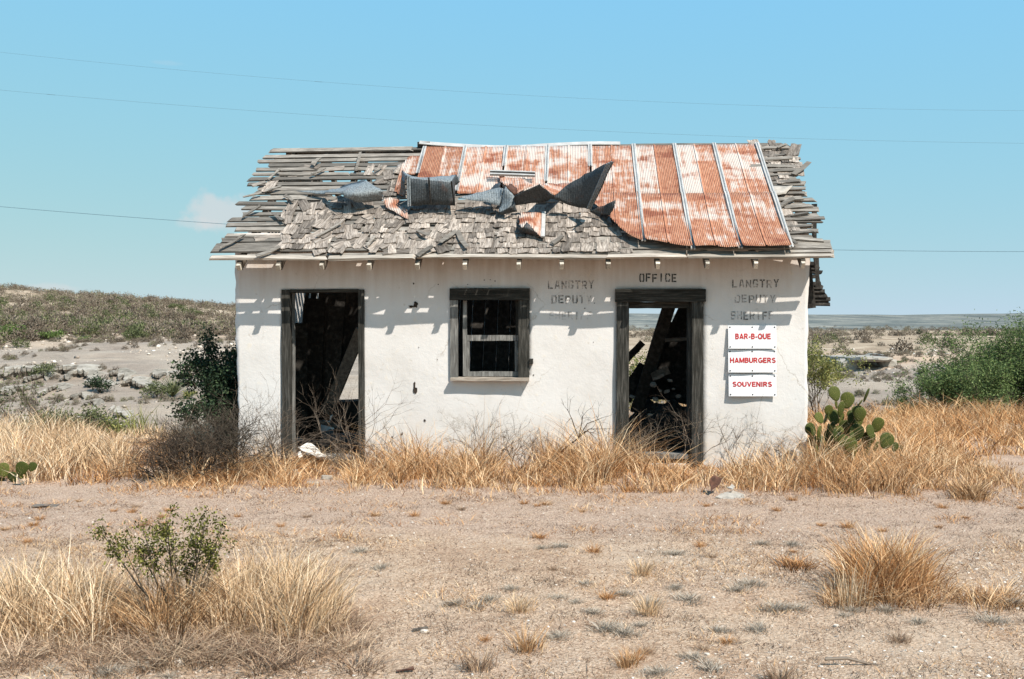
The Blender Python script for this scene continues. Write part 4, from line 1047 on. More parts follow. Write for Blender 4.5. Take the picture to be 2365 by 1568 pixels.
plank_px(C4, (815, 390), (520, 1060), .15, .05, 12.7, 13.0, 'dark diagonal timber crossing the left doorway opening', 'rafter')
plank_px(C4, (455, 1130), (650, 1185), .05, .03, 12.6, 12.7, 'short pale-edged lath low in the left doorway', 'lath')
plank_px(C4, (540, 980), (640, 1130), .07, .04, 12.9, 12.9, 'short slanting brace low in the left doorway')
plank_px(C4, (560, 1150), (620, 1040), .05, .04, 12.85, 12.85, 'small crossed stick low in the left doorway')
cr = beam('dark_crate', at(*C4(605, 1090), 13.4), at(*C4(810, 1085), 13.4), .4, .42, M['inner'], None, up=(0, 0, 1), segs=2, jit=.02)
tag(cr, 'dark blue-black box among the debris in the left doorway', 'box')
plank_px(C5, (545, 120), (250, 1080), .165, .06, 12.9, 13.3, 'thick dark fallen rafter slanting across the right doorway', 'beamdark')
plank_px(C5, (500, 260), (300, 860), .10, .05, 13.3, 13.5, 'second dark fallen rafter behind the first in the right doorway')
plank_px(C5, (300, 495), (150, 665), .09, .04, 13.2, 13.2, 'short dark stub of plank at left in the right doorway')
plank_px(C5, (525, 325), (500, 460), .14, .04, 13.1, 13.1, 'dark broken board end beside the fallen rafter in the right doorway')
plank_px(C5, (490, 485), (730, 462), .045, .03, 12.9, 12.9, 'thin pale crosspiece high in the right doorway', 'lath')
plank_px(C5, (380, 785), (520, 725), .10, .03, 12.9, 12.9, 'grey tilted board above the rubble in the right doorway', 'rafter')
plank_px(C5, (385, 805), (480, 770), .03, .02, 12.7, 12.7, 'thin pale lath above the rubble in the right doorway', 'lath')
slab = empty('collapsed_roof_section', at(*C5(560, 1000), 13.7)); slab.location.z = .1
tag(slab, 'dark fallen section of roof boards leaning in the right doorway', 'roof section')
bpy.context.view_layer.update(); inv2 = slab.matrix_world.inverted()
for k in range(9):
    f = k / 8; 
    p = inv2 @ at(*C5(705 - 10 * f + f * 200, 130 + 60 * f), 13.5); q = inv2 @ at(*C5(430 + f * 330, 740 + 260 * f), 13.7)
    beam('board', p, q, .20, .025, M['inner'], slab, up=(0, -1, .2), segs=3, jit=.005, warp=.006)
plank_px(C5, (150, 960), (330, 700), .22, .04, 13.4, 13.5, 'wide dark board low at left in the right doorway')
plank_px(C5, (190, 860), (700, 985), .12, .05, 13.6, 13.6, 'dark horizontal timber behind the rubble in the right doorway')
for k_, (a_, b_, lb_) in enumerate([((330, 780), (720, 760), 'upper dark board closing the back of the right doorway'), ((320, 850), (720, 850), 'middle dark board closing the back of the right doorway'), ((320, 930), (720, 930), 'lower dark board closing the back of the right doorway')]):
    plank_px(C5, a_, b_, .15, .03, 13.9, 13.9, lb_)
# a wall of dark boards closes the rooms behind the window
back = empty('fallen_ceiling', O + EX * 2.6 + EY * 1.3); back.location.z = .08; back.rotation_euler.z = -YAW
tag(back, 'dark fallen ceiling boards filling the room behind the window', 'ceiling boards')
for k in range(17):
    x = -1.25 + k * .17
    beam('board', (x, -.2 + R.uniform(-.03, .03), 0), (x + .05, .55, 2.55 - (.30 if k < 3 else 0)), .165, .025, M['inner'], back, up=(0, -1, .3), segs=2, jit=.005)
def rockmesh(seed, sx, sy, sz, n=2):
    import bmesh
    rr = random.Random(seed); bm = bmesh.new(); bmesh.ops.create_icosphere(bm, subdivisions=n, radius=1)
    for v in bm.verts:
        q = 1 + .28 * math.sin(v.co.x * 2.3 + seed) * math.cos(v.co.y * 2.9 + seed * 1.7) + rr.uniform(-.12, .12)
        v.co *= q
        for ax in range(3):
            v.co[ax] = max(-.72, min(.72, v.co[ax]))
        v.co = Vector((v.co.x * sx, v.co.y * sy, v.co.z * sz))
    me = bpy.data.meshes.new('stone'); bm.to_mesh(me); bm.free(); return me
for k, (cx, cy, sz, lb) in enumerate([(530, 815, 30, 'round pale lump made for a patch of sunlight, topmost in the rubble of the right doorway'), (390, 850, 45, 'pale lump made for a patch of sunlight, left in the rubble of the right doorway'), (505, 905, 36, 'pale lump made for a patch of sunlight in the middle of the rubble in the right doorway'),
                                   (410, 970, 45, 'grey slab made for a patch of sunlight, low in the rubble of the right doorway'), (215, 950, 32, 'pale stone at the left jamb inside the right doorway'), (600, 945, 36, 'flat pale lump made for a patch of sunlight, right in the rubble of the right doorway'), (450, 900, 22, 'small pale lump made for a patch of sunlight beside the fallen rafter in the right doorway'), (365, 1100, 28, 'pale block on the floor behind the right threshold'),
                                   (560, 885, 22, 'small pale lump made for a patch of sunlight, right of the middle one in the right doorway'), (515, 985, 18, 'little lump made for a patch of sunlight under the rubble in the right doorway')]):
    p = at(*C5(cx, cy), 12.75 if k != 7 else 12.3); s = sz / 3.407 / 1.0575 / 180  # most lumps give sunlit patches on the rubble a pale shape and colour
    o = link('stone_and_sun_patch', rockmesh(k, s * .95, s * .8, s * .6, 1), M['plaster']); o.location = p; o.rotation_euler = (R.uniform(-.4, .4), R.uniform(-.4, .4), R.uniform(0, 3)); tag(o, lb, 'rubble', 'rubble inside the right doorway')
# heap that carries the rubble
def heap(name, c, rx, ry, h, mat, label, cat, seed):
    n, m_ = 22, 7; V = [(c.x, c.y, c.z + h)]; F = []
    for j in range(1, m_ + 1):
        for i in range(n):
            a = i / n * 6.2832; q = j / m_; x = math.cos(a) * rx * q; y = math.sin(a) * ry * q
            z = h * (1 - q * q) + float(fbm(np.array([x * 6 + seed]), np.array([y * 6]), seed, 3)[0]) * h * .5 * (1 - q)
            V.append((c.x + x, c.y + y, c.z + z))
    for i in range(n): F.append((0, 1 + i, 1 + (i + 1) % n))
    for j in range(m_ - 1):
        for i in range(n):
            a = 1 + j * n + i; b = 1 + j * n + (i + 1) % n; F.append((a, a + n, b + n, b))
    return tag(link(name, pymesh(name, V, F, True), mat), label, cat)
hp = at(*C5(470, 1000), 13.2); hp.z = .06
heap('rubble_heap', hp, .75, .6, .55, M['inner'], 'dark rubble heap on the floor inside the right doorway', 'rubble heap', 4)

# crumpled cloth in the left doorway
def crumple(name, f, pts, faces, Y, mat, label, cat, mats=None):
    V = [at(*f(x, y), Y + dy) for x, y, dy in pts]
    import bmesh
    me = pymesh(name, V, faces); bm = bmesh.new(); bm.from_mesh(me); bmesh.ops.triangulate(bm, faces=bm.faces[:])
    bmesh.ops.subdivide_edges(bm, edges=bm.edges[:], cuts=3, use_grid_fill=True)
    for v in bm.verts: v.co += Vector((math.sin(v.co.x * 60), math.cos(v.co.z * 70), math.sin(v.co.x * 45 + v.co.y * 31))) * .006
    bmesh.ops.recalc_face_normals(bm, faces=bm.faces); bmesh.ops.solidify(bm, geom=bm.faces[:], thickness=.008)
    bm.to_mesh(me); bm.free()
    return tag(link(name, me, mat), label, cat)
crumple('crumpled_cloth', C4, [(290, 1345, .1), (375, 1305, .25), (430, 1335, .25), (475, 1390, .1), (400, 1400, -.02), (320, 1370, 0), (560, 1420, .1), (440, 1425, -.05)], [(0, 1, 2, 5), (2, 3, 4, 5), (3, 6, 7, 4)], 11.55, M['cloth'], 'bleached white crumpled cloth on the left threshold', 'cloth')
crumple('cloth_scrap', C4, [(285, 1385, .05), (315, 1380, .08), (330, 1420, 0), (300, 1425, -.03)], [(0, 1, 2, 3)], 11.4, M['cloth'], 'small white cloth scrap left of the crumpled cloth', 'cloth')
# crumpled tin and a rusty drum scrap in the grass right of the right door
g0 = gp(1690, 1150)
def ident(x, y): return (x, y)
crumple('crumpled_tin', ident, [(1650, 1150, 0), (1668, 1140, .15), (1690, 1135, .3), (1720, 1142, .25), (1724, 1151, .05), (1690, 1157, -.05), (1700, 1146, .1)], [(0, 1, 6, 5), (1, 2, 3, 6), (3, 4, 5, 6)], g0.y - .05, M['plaster'], 'crumpled pale tin sheet lying in front of the dry grass', 'tin sheet')
crumple('tin_scrap', ident, [(1678, 1126, .2), (1690, 1120, .25), (1698, 1126, .22), (1688, 1131, .12)], [(0, 1, 2, 3)], g0.y, M['plaster'], 'small white tin scrap resting on the crumpled tin sheet', 'tin scrap')
crumple('rusty_scrap', ident, [(1636, 1108, .25), (1648, 1100, .3), (1668, 1104, .3), (1660, 1120, .22), (1640, 1135, .1), (1638, 1122, .2)], [(0, 1, 2, 3, 5), (5, 3, 4)], g0.y, M['brick'], 'curved rusty brown scrap standing behind the crumpled tin', 'scrap')
for a, b in [((682, 1092, 'white plaster chip standing in the grass before the left door'), (.035, .07)), ((755, 1098, 'white broken plaster piece in the grass below the left door'), (.08, .035)), ((722, 1110, 'flat white plaster flake in the grass below the left door'), (.09, .02))]:
    p = gp(a[0], a[1] + 6); o = link('plaster_piece', rockmesh(a[0], b[0], b[0] * .6, b[1], 3), M['plaster']); o.location = (p.x, p.y, p.z + b[1] * .5); tag(o, a[2], 'plaster')
# ------------------------------------------------------------------ plants: builders
def blade_mesh(name, P, H, Wd, az, lean, tint, segs=3, droop=.0, rng=NR):
    P = np.asarray(P, float); N = len(P)
    d = np.stack([np.cos(az), np.sin(az), np.zeros(N)], -1)
    tint = np.where(rng.uniform(0, 1, N) < .12, tint * .15, tint); az2 = az + rng.normal(0, 1.1, N); d2 = np.stack([np.cos(az2), np.sin(az2), np.zeros(N)], -1); kink = rng.uniform(-.25, .45, N)  # darkens some blades: shade in the gaps between them put into the tint
    fa = rng.uniform(0, np.pi, N); wv = np.stack([np.cos(fa), np.sin(fa), np.zeros(N)], -1)
    V = np.zeros((N, segs * 2 + 1, 3))
    for k in range(segs + 1):
        f = k / segs
        z = H * (f - droop * f ** 3); hor = H * lean * f ** 1.7
        c = P + d * hor[:, None] + d2 * (H * kink * lean * f ** 3)[:, None]; c[:, 2] += z
        wk = Wd * (1 - f) ** .6 * .5
        if k < segs:
            V[:, 2 * k] = c - wv * wk[:, None]; V[:, 2 * k + 1] = c + wv * wk[:, None]
        else: V[:, 2 * segs] = c
    n = segs * 2 + 1; base = np.arange(N)[:, None] * n
    Q = [base + np.array([[2 * k, 2 * k + 1, 2 * k + 3, 2 * k + 2]]) for k in range(segs - 1)]
    Q = np.concatenate(Q) if Q else np.zeros((0, 4), int)
    T = base + np.array([[2 * segs - 2, 2 * segs - 1, 2 * segs]])
    return npmesh(name, V.reshape(-1, 3), Q, T, np.concatenate([np.tile(tint, segs - 1), tint]))
def tubes(A, B, ra, rb):
    """three-sided tubes for branch segments -> V, Q"""
    A = np.asarray(A); B = np.asarray(B); ra = np.asarray(ra); rb = np.asarray(rb); N = len(A)
    ax = B - A; ax = ax / (np.linalg.norm(ax, axis=1, keepdims=True) + 1e-9)
    ref = np.where(np.abs(ax[:, 2:3]) > .9, np.array([[1., 0, 0]]), np.array([[0, 0, 1.]]))
    s = np.cross(ax, ref); s /= np.linalg.norm(s, axis=1, keepdims=True) + 1e-9; t = np.cross(ax, s)
    V = np.zeros((N, 6, 3))
    for k in range(3):
        a = k * 2.0944; o = s * math.cos(a) + t * math.sin(a)
        V[:, k] = A + o * ra[:, None]; V[:, 3 + k] = B + o * rb[:, None]
    base = np.arange(N)[:, None] * 6
    Q = np.concatenate([base + np.array([[0, 1, 4, 3]]), base + np.array([[1, 2, 5, 4]]), base + np.array([[2, 0, 3, 5]])])
    return V.reshape(-1, 3), Q
def grow(rr, p, d, L, r, depth, out, tips, nb=3, spread=.6, curl=.25, grav=0.0, ratio=.68, nseg=4):
    p = Vector(p); d = Vector(d).normalized(); pts = [p.copy()]; dirs = []
    for k in range(nseg):
        d = (d + Vector((rr.gauss(0, curl), rr.gauss(0, curl), rr.gauss(0, curl) + grav)) * .5).normalized()
        q = p + d * (L / nseg)
        r2 = r * (1 - .55 * (k + 1) / nseg)
        out.append((p.copy(), q.copy(), r * (1 - .55 * k / nseg), r2)); p = q; pts.append(p.copy()); dirs.append(d.copy())
    if depth == 0: tips.append((p.copy(), d.copy())); return
    for _ in range(nb):
        k = rr.randrange(nseg // 2, nseg) if nseg > 1 else 0
        rd = Vector((rr.gauss(0, 1), rr.gauss(0, 1), rr.gauss(0, .8))).normalized()
        nd = (dirs[k] + rd * spread).normalized()
        grow(rr, pts[k + 1], nd, L * ratio * rr.uniform(.7, 1.15), r * .55, depth - 1, out, tips, nb, spread, curl, grav, ratio, max(2, nseg - 1))
def leaves(C, size, rng, flat=.0, asp=.45):
    """rhombic leaves around centres C -> V, Q"""
    C = np.asarray(C); N = len(C); size = np.broadcast_to(np.asarray(size, float), (N,))
    a = rng.normal(size=(N, 3)); a[:, 2] *= 1 - flat; a /= np.linalg.norm(a, axis=1, keepdims=True)
    b = rng.normal(size=(N, 3)); b -= a * (a * b).sum(1, keepdims=True); b /= np.linalg.norm(b, axis=1, keepdims=True)
    a = a * size[:, None] * .5; b = b * size[:, None] * .5 * asp
    V = np.stack([C - a, C - a * .1 - b, C + a, C - a * .1 + b], 1).reshape(-1, 3)
    return V, np.arange(N * 4).reshape(N, 4)
def wood_obj(name, segs, mat, parent, org, rng):
    A = np.array([s[0] for s in segs]) - org; B = np.array([s[1] for s in segs]) - org
    V, Q = tubes(A, B, [s[2] for s in segs], [s[3] for s in segs])
    t = np.tile(rng.uniform(0, 1, len(segs)), 3)
    return link(name, npmesh(name, V, Q, tint=t), mat, parent)
def shrub(name, base, h, spread, stems, depth, label, cat, seed, leafmat=None, leafn=0, leafsize=.04, leafr=.06, stemmat='twig', r0=.012, nb=3, curl=.25, sp=.6, up=1.0, group=None, grav=0.0, ratio=.68, asp=.45, minz=0.0, nseg=4, basew=.05):
    rr = random.Random(seed); rng = np.random.default_rng(seed); base = Vector(base)
    root = empty(name, base); tag(root, label, cat, group); segs = []; tips = []
    tot = sum(ratio ** k for k in range(depth + 1)) * .80
    for k in range(stems):
        a = k / stems * 6.283 + rr.uniform(-.4, .4); q = rr.uniform(.25, 1.0) * spread
        d = Vector((math.cos(a) * q, math.sin(a) * q, up))
        b0 = base + Vector((math.cos(a) * rr.uniform(0, basew), math.sin(a) * rr.uniform(0, basew), -.02))
        grow(rr, b0, d, h / tot * rr.uniform(.75, 1.05), r0, depth, segs, tips, nb, sp, curl, grav, ratio, nseg)
    org = np.array(base)
    wood_obj('branches', segs, M[stemmat], root, org, rng)
    if leafmat:
        tp = np.array([t[0] for t in tips]); td = np.array([t[1] for t in tips])
        idx = rng.integers(0, len(tp), leafn)
        C = tp[idx] - td[idx] * (rng.uniform(0, 1, (leafn, 1)) * leafr * 1.6) + rng.normal(size=(leafn, 3)) * leafr * .5
        C = C[(C[:, 2] > base.z + minz) & ~inside_house(C[:, 0], C[:, 1]) & ~((C[:, 0] > O.x - .03) & (C[:, 1] < O.y + 3.9) & (C[:, 0] < O.x + 6.75) & (C[:, 1] > 11.0))]
        V, Q = leaves(C - org, leafsize * rng.uniform(.6, 1.3, len(C)), rng, .1, asp)
        link('foliage', npmesh('foliage', V, Q, tint=np.clip(rng.normal(.5, .25, len(C)), 0, 1)), M[leafmat], root)
    return root
def zs(P): P[:, 2] = gz(P[:, 0], P[:, 1]) - .01; return P

# ------------------------------------------------------------------ dry grass along the building
def top_profile(us, vs, u): return np.interp(u, us, vs)
def grass_field(name, n, xr, yr, hfun, mat, label, seed, wdt=(.004, .009), lean=(.1, .7), keep=None, tmean=.5, droop=.15, segs=3, clump=True):
    rng = np.random.default_rng(seed)
    if clump:
        nc = max(8, n // 45); cx = rng.uniform(*xr, nc); cy = rng.uniform(*yr, nc); k = rng.integers(0, nc, n)
        P = np.stack([cx[k] + rng.normal(0, .075, n), cy[k] + rng.normal(0, .075, n), np.zeros(n)], -1); ch = rng.uniform(.65, 1.2, nc)[k]; ct = rng.normal(0, .16, nc)[k]; ca = rng.uniform(0, 6.28, nc)[k]
        out = np.arctan2(P[:, 1] - cy[k], P[:, 0] - cx[k])
    else:
        P = np.stack([rng.uniform(*xr, n), rng.uniform(*yr, n), np.zeros(n)], -1); ch = np.ones(n); ct = 0; out = rng.uniform(0, 6.28, n)
    H = hfun(P[:, 0], P[:, 1]) * ch * rng.uniform(.3, 1.2, n)
    ok = H > .03
    if keep is not None: ok &= keep(P[:, 0], P[:, 1], rng)
    P, H, out = P[ok], H[ok], out[ok]; ct = ct[ok] if np.ndim(ct) else ct; n = len(P)
    zs(P)
    az = out + rng.normal(0, 1.2, n)
    me = blade_mesh(name, P, H, rng.uniform(*wdt, n), az, rng.uniform(*lean, n), np.clip(tmean + ct + rng.normal(0, .3, n), 0, 1), segs, droop, rng)
    return tag(link(name, me, M[mat]), label, None, None, 'stuff')
def UX(x, y): return 1182 + FD * x / y
def inside_house(x, y):
    lx = (x - O.x) * EX.x + (y - O.y) * EX.y; ly = (x - O.x) * EY.x + (y - O.y) * EY.y
    return (lx > -.02) & (lx < WID + .0) & (ly > -.03) & (ly < BD + .02)
def h_wall(x, y):
    u = UX(x, y)
    h = np.interp(u, [520, 560, 640, 700, 850, 950, 1050, 1160, 1300, 1400, 1440, 1520, 1610, 1700, 1800, 1880, 2000, 2100, 2250], [.30, .34, .28, .22, .36, .47, .52, .46, .50, .56, .48, .36, .34, .40, .52, .58, .50, .36, .18])
    fy = np.interp(y, [9.25, 9.7, 10.3, 11.2, 11.8], [.25, .55, .85, 1.0, 1.0])
    return 1.14 * h * fy * np.clip(.92 + 1.2 * fbm(x * 1.5, y * 1.5, 50, 3), .25, 1.5)
def k_wall(x, y, rng):
    edge = 9.75 - .035 * x + .35 * fbm(x * .9, x * 0 + 3, 60, 3)
    return (y > edge + rng.normal(0, .12, len(x))) & ~inside_house(x, y) & (vnoise(x * 2.2, y * 2.2, 70) > .16)
grass_field('dry_grass', 17000, (-3.75, 5.3), (9.2, 11.95), h_wall, 'straw', 'dense dry orange grass along the foot of the front wall', 101, keep=k_wall, lean=(.15, 1.3), wdt=(.005, .012), tmean=.6)
grass_field('dry_grass', 11000, (-3.75, 5.3), (9.2, 11.95), lambda x, y: h_wall(x, y) * .8, 'orange', 'rusty orange undergrowth among the grass at the front wall', 102, keep=k_wall, lean=(.4, 1.9), wdt=(.005, .011), tmean=.5)
def h_left(x, y): return .40 * np.interp(y, [10.0, 10.6, 12, 15], [.35, .8, 1.0, .9]) * np.clip(.95 + 1.0 * fbm(x * 1.0, y * 1.0, 51, 3), .3, 1.5)
grass_field('dry_grass', 16000, (-8.0, -3.3), (10.1, 15.3), h_left, 'pale', 'pale dry grass strip left of the building', 103, keep=lambda x, y, r: (y > 10.35 + .2 * fbm(x, x * 0, 61, 3) + r.normal(0, .12, len(x))) & ~inside_house(x, y) & ((y - 10.2) > (x + 5.2) * .6) & ((x < -4.15 - .5 * (y - 11.0)) | (y > 13.5)), lean=(.1, 1.0), wdt=(.006, .013), tmean=.55)
grass_field('dry_grass', 9000, (-8.0, -3.4), (10.1, 14.0), lambda x, y: h_left(x, y) * .55, 'orange', 'low brown undergrowth in the left grass strip', 104, keep=lambda x, y, r: (y > 10.3 + r.normal(0, .15, len(x))) & ~inside_house(x, y), lean=(.3, 1.8), wdt=(.005, .011), tmean=.42)
def h_right(x, y): return .46 * np.interp(y, [11.8, 12.6, 14, 19], [.3, .75, 1.0, .9]) * (1 + .4 * fbm(x * .8, y * .8, 52, 2))
def k_right(x, y, r): return (y > 12.4 + .25 * fbm(x, x * 0, 62, 3) + r.normal(0, .12, len(x)) - np.clip(6.2 - x, 0, 2) * .6) & ~inside_house(x, y)
grass_field('dry_grass', 20000, (3.55, 11.5), (10.6, 19.0), h_right, 'orange', 'orange dry grass strip right of the building', 105, keep=k_right, lean=(.2, 1.3), wdt=(.007, .015), tmean=.55)
grass_field('dry_grass', 12000, (3.3, 11.5), (10.9, 19.0), lambda x, y: h_right(x, y) * .8, 'straw', 'mixed straw in the grass strip right of the building', 106, keep=k_right, lean=(.2, 1.4), wdt=(.007, .015), tmean=.6)
grass_field('dry_grass', 5000, (4.4, 7.5), (9.0, 12.4), lambda x, y: .10 + .14 * (vnoise(x * 2, y * 2, 71) > .6), 'straw', 'thin low straw on the bare ground right of the cactus', 107, keep=lambda x, y, r: vnoise(x * 1.3, y * 1.3, 72) > .5, tmean=.5)
grass_field('grass_litter', 26000, (-6.5, 7.0), (7.6, 10.4), lambda x, y: .055 * (1 + .8 * fbm(x * 2, y * 2, 53, 2)), 'orange', 'low matted orange grass litter in front of the wall grass', 109, keep=lambda x, y, r: r.uniform(0, 1, len(x)) < sstep(.42, .75, vnoise(x * 1.6, y * 2.4, 73) + .45 * sstep(8.6, 9.9, y)), tmean=.45, wdt=(.004, .008), lean=(.5, 2.5), segs=2)
grass_field('grass_litter', 60000, (-4.2, 4.2), (4.3, 8.0), lambda x, y: .042 * (1 + .8 * fbm(x * 2, y * 2, 54, 2)) * (np.abs(x) < .58 * y), 'straw', 'thin dead grass matted over the front yard', 110, keep=lambda x, y, r: r.uniform(0, 1, len(x)) < sstep(.35, .75, vnoise(x * 1.9, y * 2.4, 74)), tmean=.5, wdt=(.003, .006), lean=(.5, 2.5), segs=2)
# grass behind the house seen through the doors
grass_field('dry_grass', 5000, (-3.2, 3.6), (15.8, 18.5), lambda x, y: .5 + 0 * x, 'straw', 'dry grass on the ground behind the building', 108, tmean=.5, wdt=(.006, .012))

# ------------------------------------------------------------------ yard: gravel, stubble, straw litter
def place(u, v):
    return ('on the track ' if v < 1290 else 'in the middle yard ' if v < 1430 else 'on the nearest gravel ') + ('at the left side' if u < 800 else 'below the window' if u < 1250 else 'below the right door' if u < 1650 else 'below the white signs' if u < 1900 else 'at the right side')
def yard_points(n, rng, y0=4.2, y1=10.2):
    y = np.sqrt(rng.uniform(y0 ** 2, y1 ** 2, n)); a = rng.uniform(-.60, .60, n); return np.stack([a * y, y, np.zeros(n)], -1)
rng = np.random.default_rng(201)
P = yard_points(120000, rng); dens = sstep(.36, .62, vnoise(P[:, 0] * 1.1, P[:, 1] * 1.7, 81)) * .75 + .25 * (vnoise(P[:, 0] * 5, P[:, 1] * 5, 82))
road_w = sstep(7.2, 8.4, P[:, 1] + .05 * P[:, 0]); keep = rng.uniform(0, 1, len(P)) < dens * (1 - .4 * road_w); P = zs(P[keep]); n = len(P)
me = blade_mesh('stubble', P, rng.uniform(.006, .03, n), rng.uniform(.004, .011, n), rng.uniform(0, 6.28, n), rng.uniform(.3, 2.2, n), np.clip(rng.normal(.45, .32, n), 0, 1), 2, .1, rng)
tag(link('stubble', me, M['stub']), 'short dead stubble over the gravelly yard', kind='stuff')
P = yard_points(9000, rng); P = zs(P); n = len(P)
me = blade_mesh('straw_litter', P + np.array([0, 0, .012]), rng.uniform(.006, .02, n), rng.uniform(.003, .006, n), rng.uniform(0, 6.28, n), rng.uniform(4, 9, n), np.clip(rng.normal(.6, .25, n), 0, 1), 2, .6, rng)
tag(link('straw_litter', me, M['stub']), 'loose bits of straw strewn over the yard', kind='stuff')
def pebbles(name, P, S, rng, tint, label):
    N = len(P); d = np.array([[1, 0, 0], [-1, 0, 0], [0, 1, 0], [0, -1, 0], [0, 0, 1], [0, 0, -.6], [.7, .7, .4], [-.7, .6, .45]], float)
    V = d[None] * rng.uniform(.6, 1.25, (N, 8, 1)) * S[:, None, None] * np.array([1, 1, .65]); 
    a = rng.uniform(0, 6.28, N); c, s = np.cos(a)[:, None], np.sin(a)[:, None]
    x = V[:, :, 0] * c - V[:, :, 1] * s; y = V[:, :, 0] * s + V[:, :, 1] * c; V = np.stack([x, y, V[:, :, 2]], -1) + P[:, None]
    T = np.array([[0, 6, 4], [6, 2, 4], [2, 7, 4], [7, 1, 4], [1, 3, 4], [3, 0, 4], [0, 2, 6], [2, 1, 7], [0, 5, 2], [2, 5, 1], [1, 5, 3], [3, 5, 0]])
    T = (np.arange(N)[:, None, None] * 8 + T[None]).reshape(-1, 3)
    return tag(link(name, npmesh(name, V.reshape(-1, 3), None, T, np.repeat(tint, 12)), M['pebble']), label, kind='stuff')
P = yard_points(60000, rng); dens = sstep(.4, .75, vnoise(P[:, 0] * .8 + 7, P[:, 1] * .9, 83)) * .85 + .15; dens *= 1 - .8 * sstep(6.8, 8.4, P[:, 1])
P = zs(P[rng.uniform(0, 1, len(P)) < dens]); n = len(P); S = .004 + .013 * rng.uniform(0, 1, n) ** 2.0
pebbles('gravel', P + np.array([0, 0, .006]), S, rng, np.clip(rng.normal(.45, .24, n), 0, 1), 'pale limestone gravel scattered over the front yard')
for k, (u, v, s) in enumerate([(410, 1530, 27), (365, 1497, 17), (980, 1458, 14), (1930, 1443, 12), (1690, 1592, 8), (2205, 1500, 9), (2350, 1413, 10), (2020, 1535, 8), (1725, 1512, 8), (1632, 1510, 10), (2260, 1540, 8), (1575, 1532, 7), (1275, 1555, 8), (1490, 1546, 8), (2180, 1475, 8)]):
    p = gp(u, v); q = s / 2298 * p.y * .62
    o = link('stone', rockmesh(300 + k, q * 1.2, q, q * .7), M['pebble']); o.location = (p.x, p.y, p.z + q * .3); o.rotation_euler.z = k * 1.3
    a_ = o.data.attributes.new('tint', 'FLOAT', 'FACE'); a_.data.foreach_set('value', np.full(len(o.data.polygons), .72, np.float32))
    tag(o, {0: 'largest pale stone below the front left grass clump', 1: 'flat pale stone under the front left grass clump', 2: 'brownish stone lying in the middle of the yard'}.get(k, 'small white stone ' + place(u, v)), 'stone', 'white stones in the yard')
rng = np.random.default_rng(211); nc = 7000; cp = yard_points(nc, rng, 4.3, 9.6); kp = rng.uniform(0, 1, nc) < sstep(.3, .7, vnoise(cp[:, 0] * 1.4, cp[:, 1] * 2.0, 84)) * (1 - .5 * sstep(7.4, 8.6, cp[:, 1])); cp = cp[kp]; nc = len(cp)
sc_ = rng.uniform(.010, .05, nc); k = np.repeat(np.arange(nc), 20); n = len(k); P = cp[k] + rng.normal(size=(n, 3)) * np.stack([sc_[k] * 1.3, sc_[k], sc_[k] * 0], -1); zs(P)
me = blade_mesh('dead_weeds', P, rng.uniform(.25, 1.1, n) * np.minimum(sc_[k] * 1.1, .035) + .004, rng.uniform(.002, .006, n), rng.uniform(0, 6.28, n), rng.uniform(.2, 1.8, n), np.clip(rng.uniform(.0, .75, nc)[k] + rng.normal(0, .2, n), 0, 1), 2, .1, rng)
tag(link('dead_weeds', me, M['weed']), 'tiny dead brown weeds dotted over the yard', kind='stuff')
# flat weathered bit of wood on the track and a dead stick
p = gp(102, 1168); tag(beam('wood_fragment', p + Vector((-.1, 0, .014)), p + Vector((.11, .03, .012)), .08, .012, M['lath'], None, segs=2, jit=.01), 'flat weathered wood fragment on the bare track at left', 'wood')
rr = random.Random(5); sg = []; tp_ = []; p = gp(1905, 1535) + Vector((0, 0, .03))
grow(rr, p, Vector((1, .05, .02)), .42, .010, 1, sg, tp_, 3, .4, .2, -.05); rt = empty('dead_stick', p); tag(rt, 'brown dead stick lying in the front right gravel', 'stick'); wood_obj('branches', sg, M['twig'], rt, np.array(p), np.random.default_rng(5))
for nm, u, v, lb in (('dead_leaf', 935, 1605 - 55, 'dark curled leaf on the ground near the bottom'), ('bark_strip', 970, 1455, 'brown strip of bark lying in the middle of the yard')):
    p = gp(u, v); tag(beam(nm, p + Vector((-.04, 0, .008)), p + Vector((.04, .02, .016)), .022, .006, M['brick'] if nm == 'dead_leaf' else M['rafter'], None, segs=2, jit=.006), lb, 'debris')

# ------------------------------------------------------------------ grass clumps that stand by themselves
def clump(name, parts, label, cat, group=None):
    """parts: list of (material, n, u-range, v-range of the foot, height, width, lean, tint mean)"""
    c = gp(sum(parts[0][2]) / 2, sum(parts[0][3]) / 2); root = empty(name, c); tag(root, label, cat, group)
    for q, (mat, n, ur, vr, hh, wdt, lean, tm) in enumerate(parts):
        rng = np.random.default_rng(hash((label, q)) % 9999 if False else 400 + len(label) * 7 + q)
        nc = max(4, n // 60); cu = rng.uniform(*ur, nc); cv = rng.uniform(*vr, nc)
        mid = (ur[0] + ur[1]) / 2; hw = (ur[1] - ur[0]) / 2
        cp = np.array([gp(a, b) for a, b in zip(cu, cv)]); k = rng.integers(0, nc, n)
        P = cp[k] + np.stack([rng.normal(0, .05, n), rng.normal(0, .05, n), np.zeros(n)], -1); zs(P)
        out = np.arctan2(P[:, 1] - cp[k][:, 1], P[:, 0] - cp[k][:, 0]) + rng.normal(0, .6, n)
        edge = 1 - .45 * np.abs((cu[k] - mid) / hw) ** 2
        H = hh * edge * rng.uniform(.3, 1.1, n) * rng.uniform(.55, 1.2, nc)[k]
        me = blade_mesh('blades', P - np.array(c), H, rng.uniform(*wdt, n), out, rng.uniform(*lean, n), np.clip(tm + rng.normal(0, .16, nc)[k] + rng.normal(0, .28, n), 0, 1), 4, .12, rng)
        link('blades', me, M[mat], root)
    return root
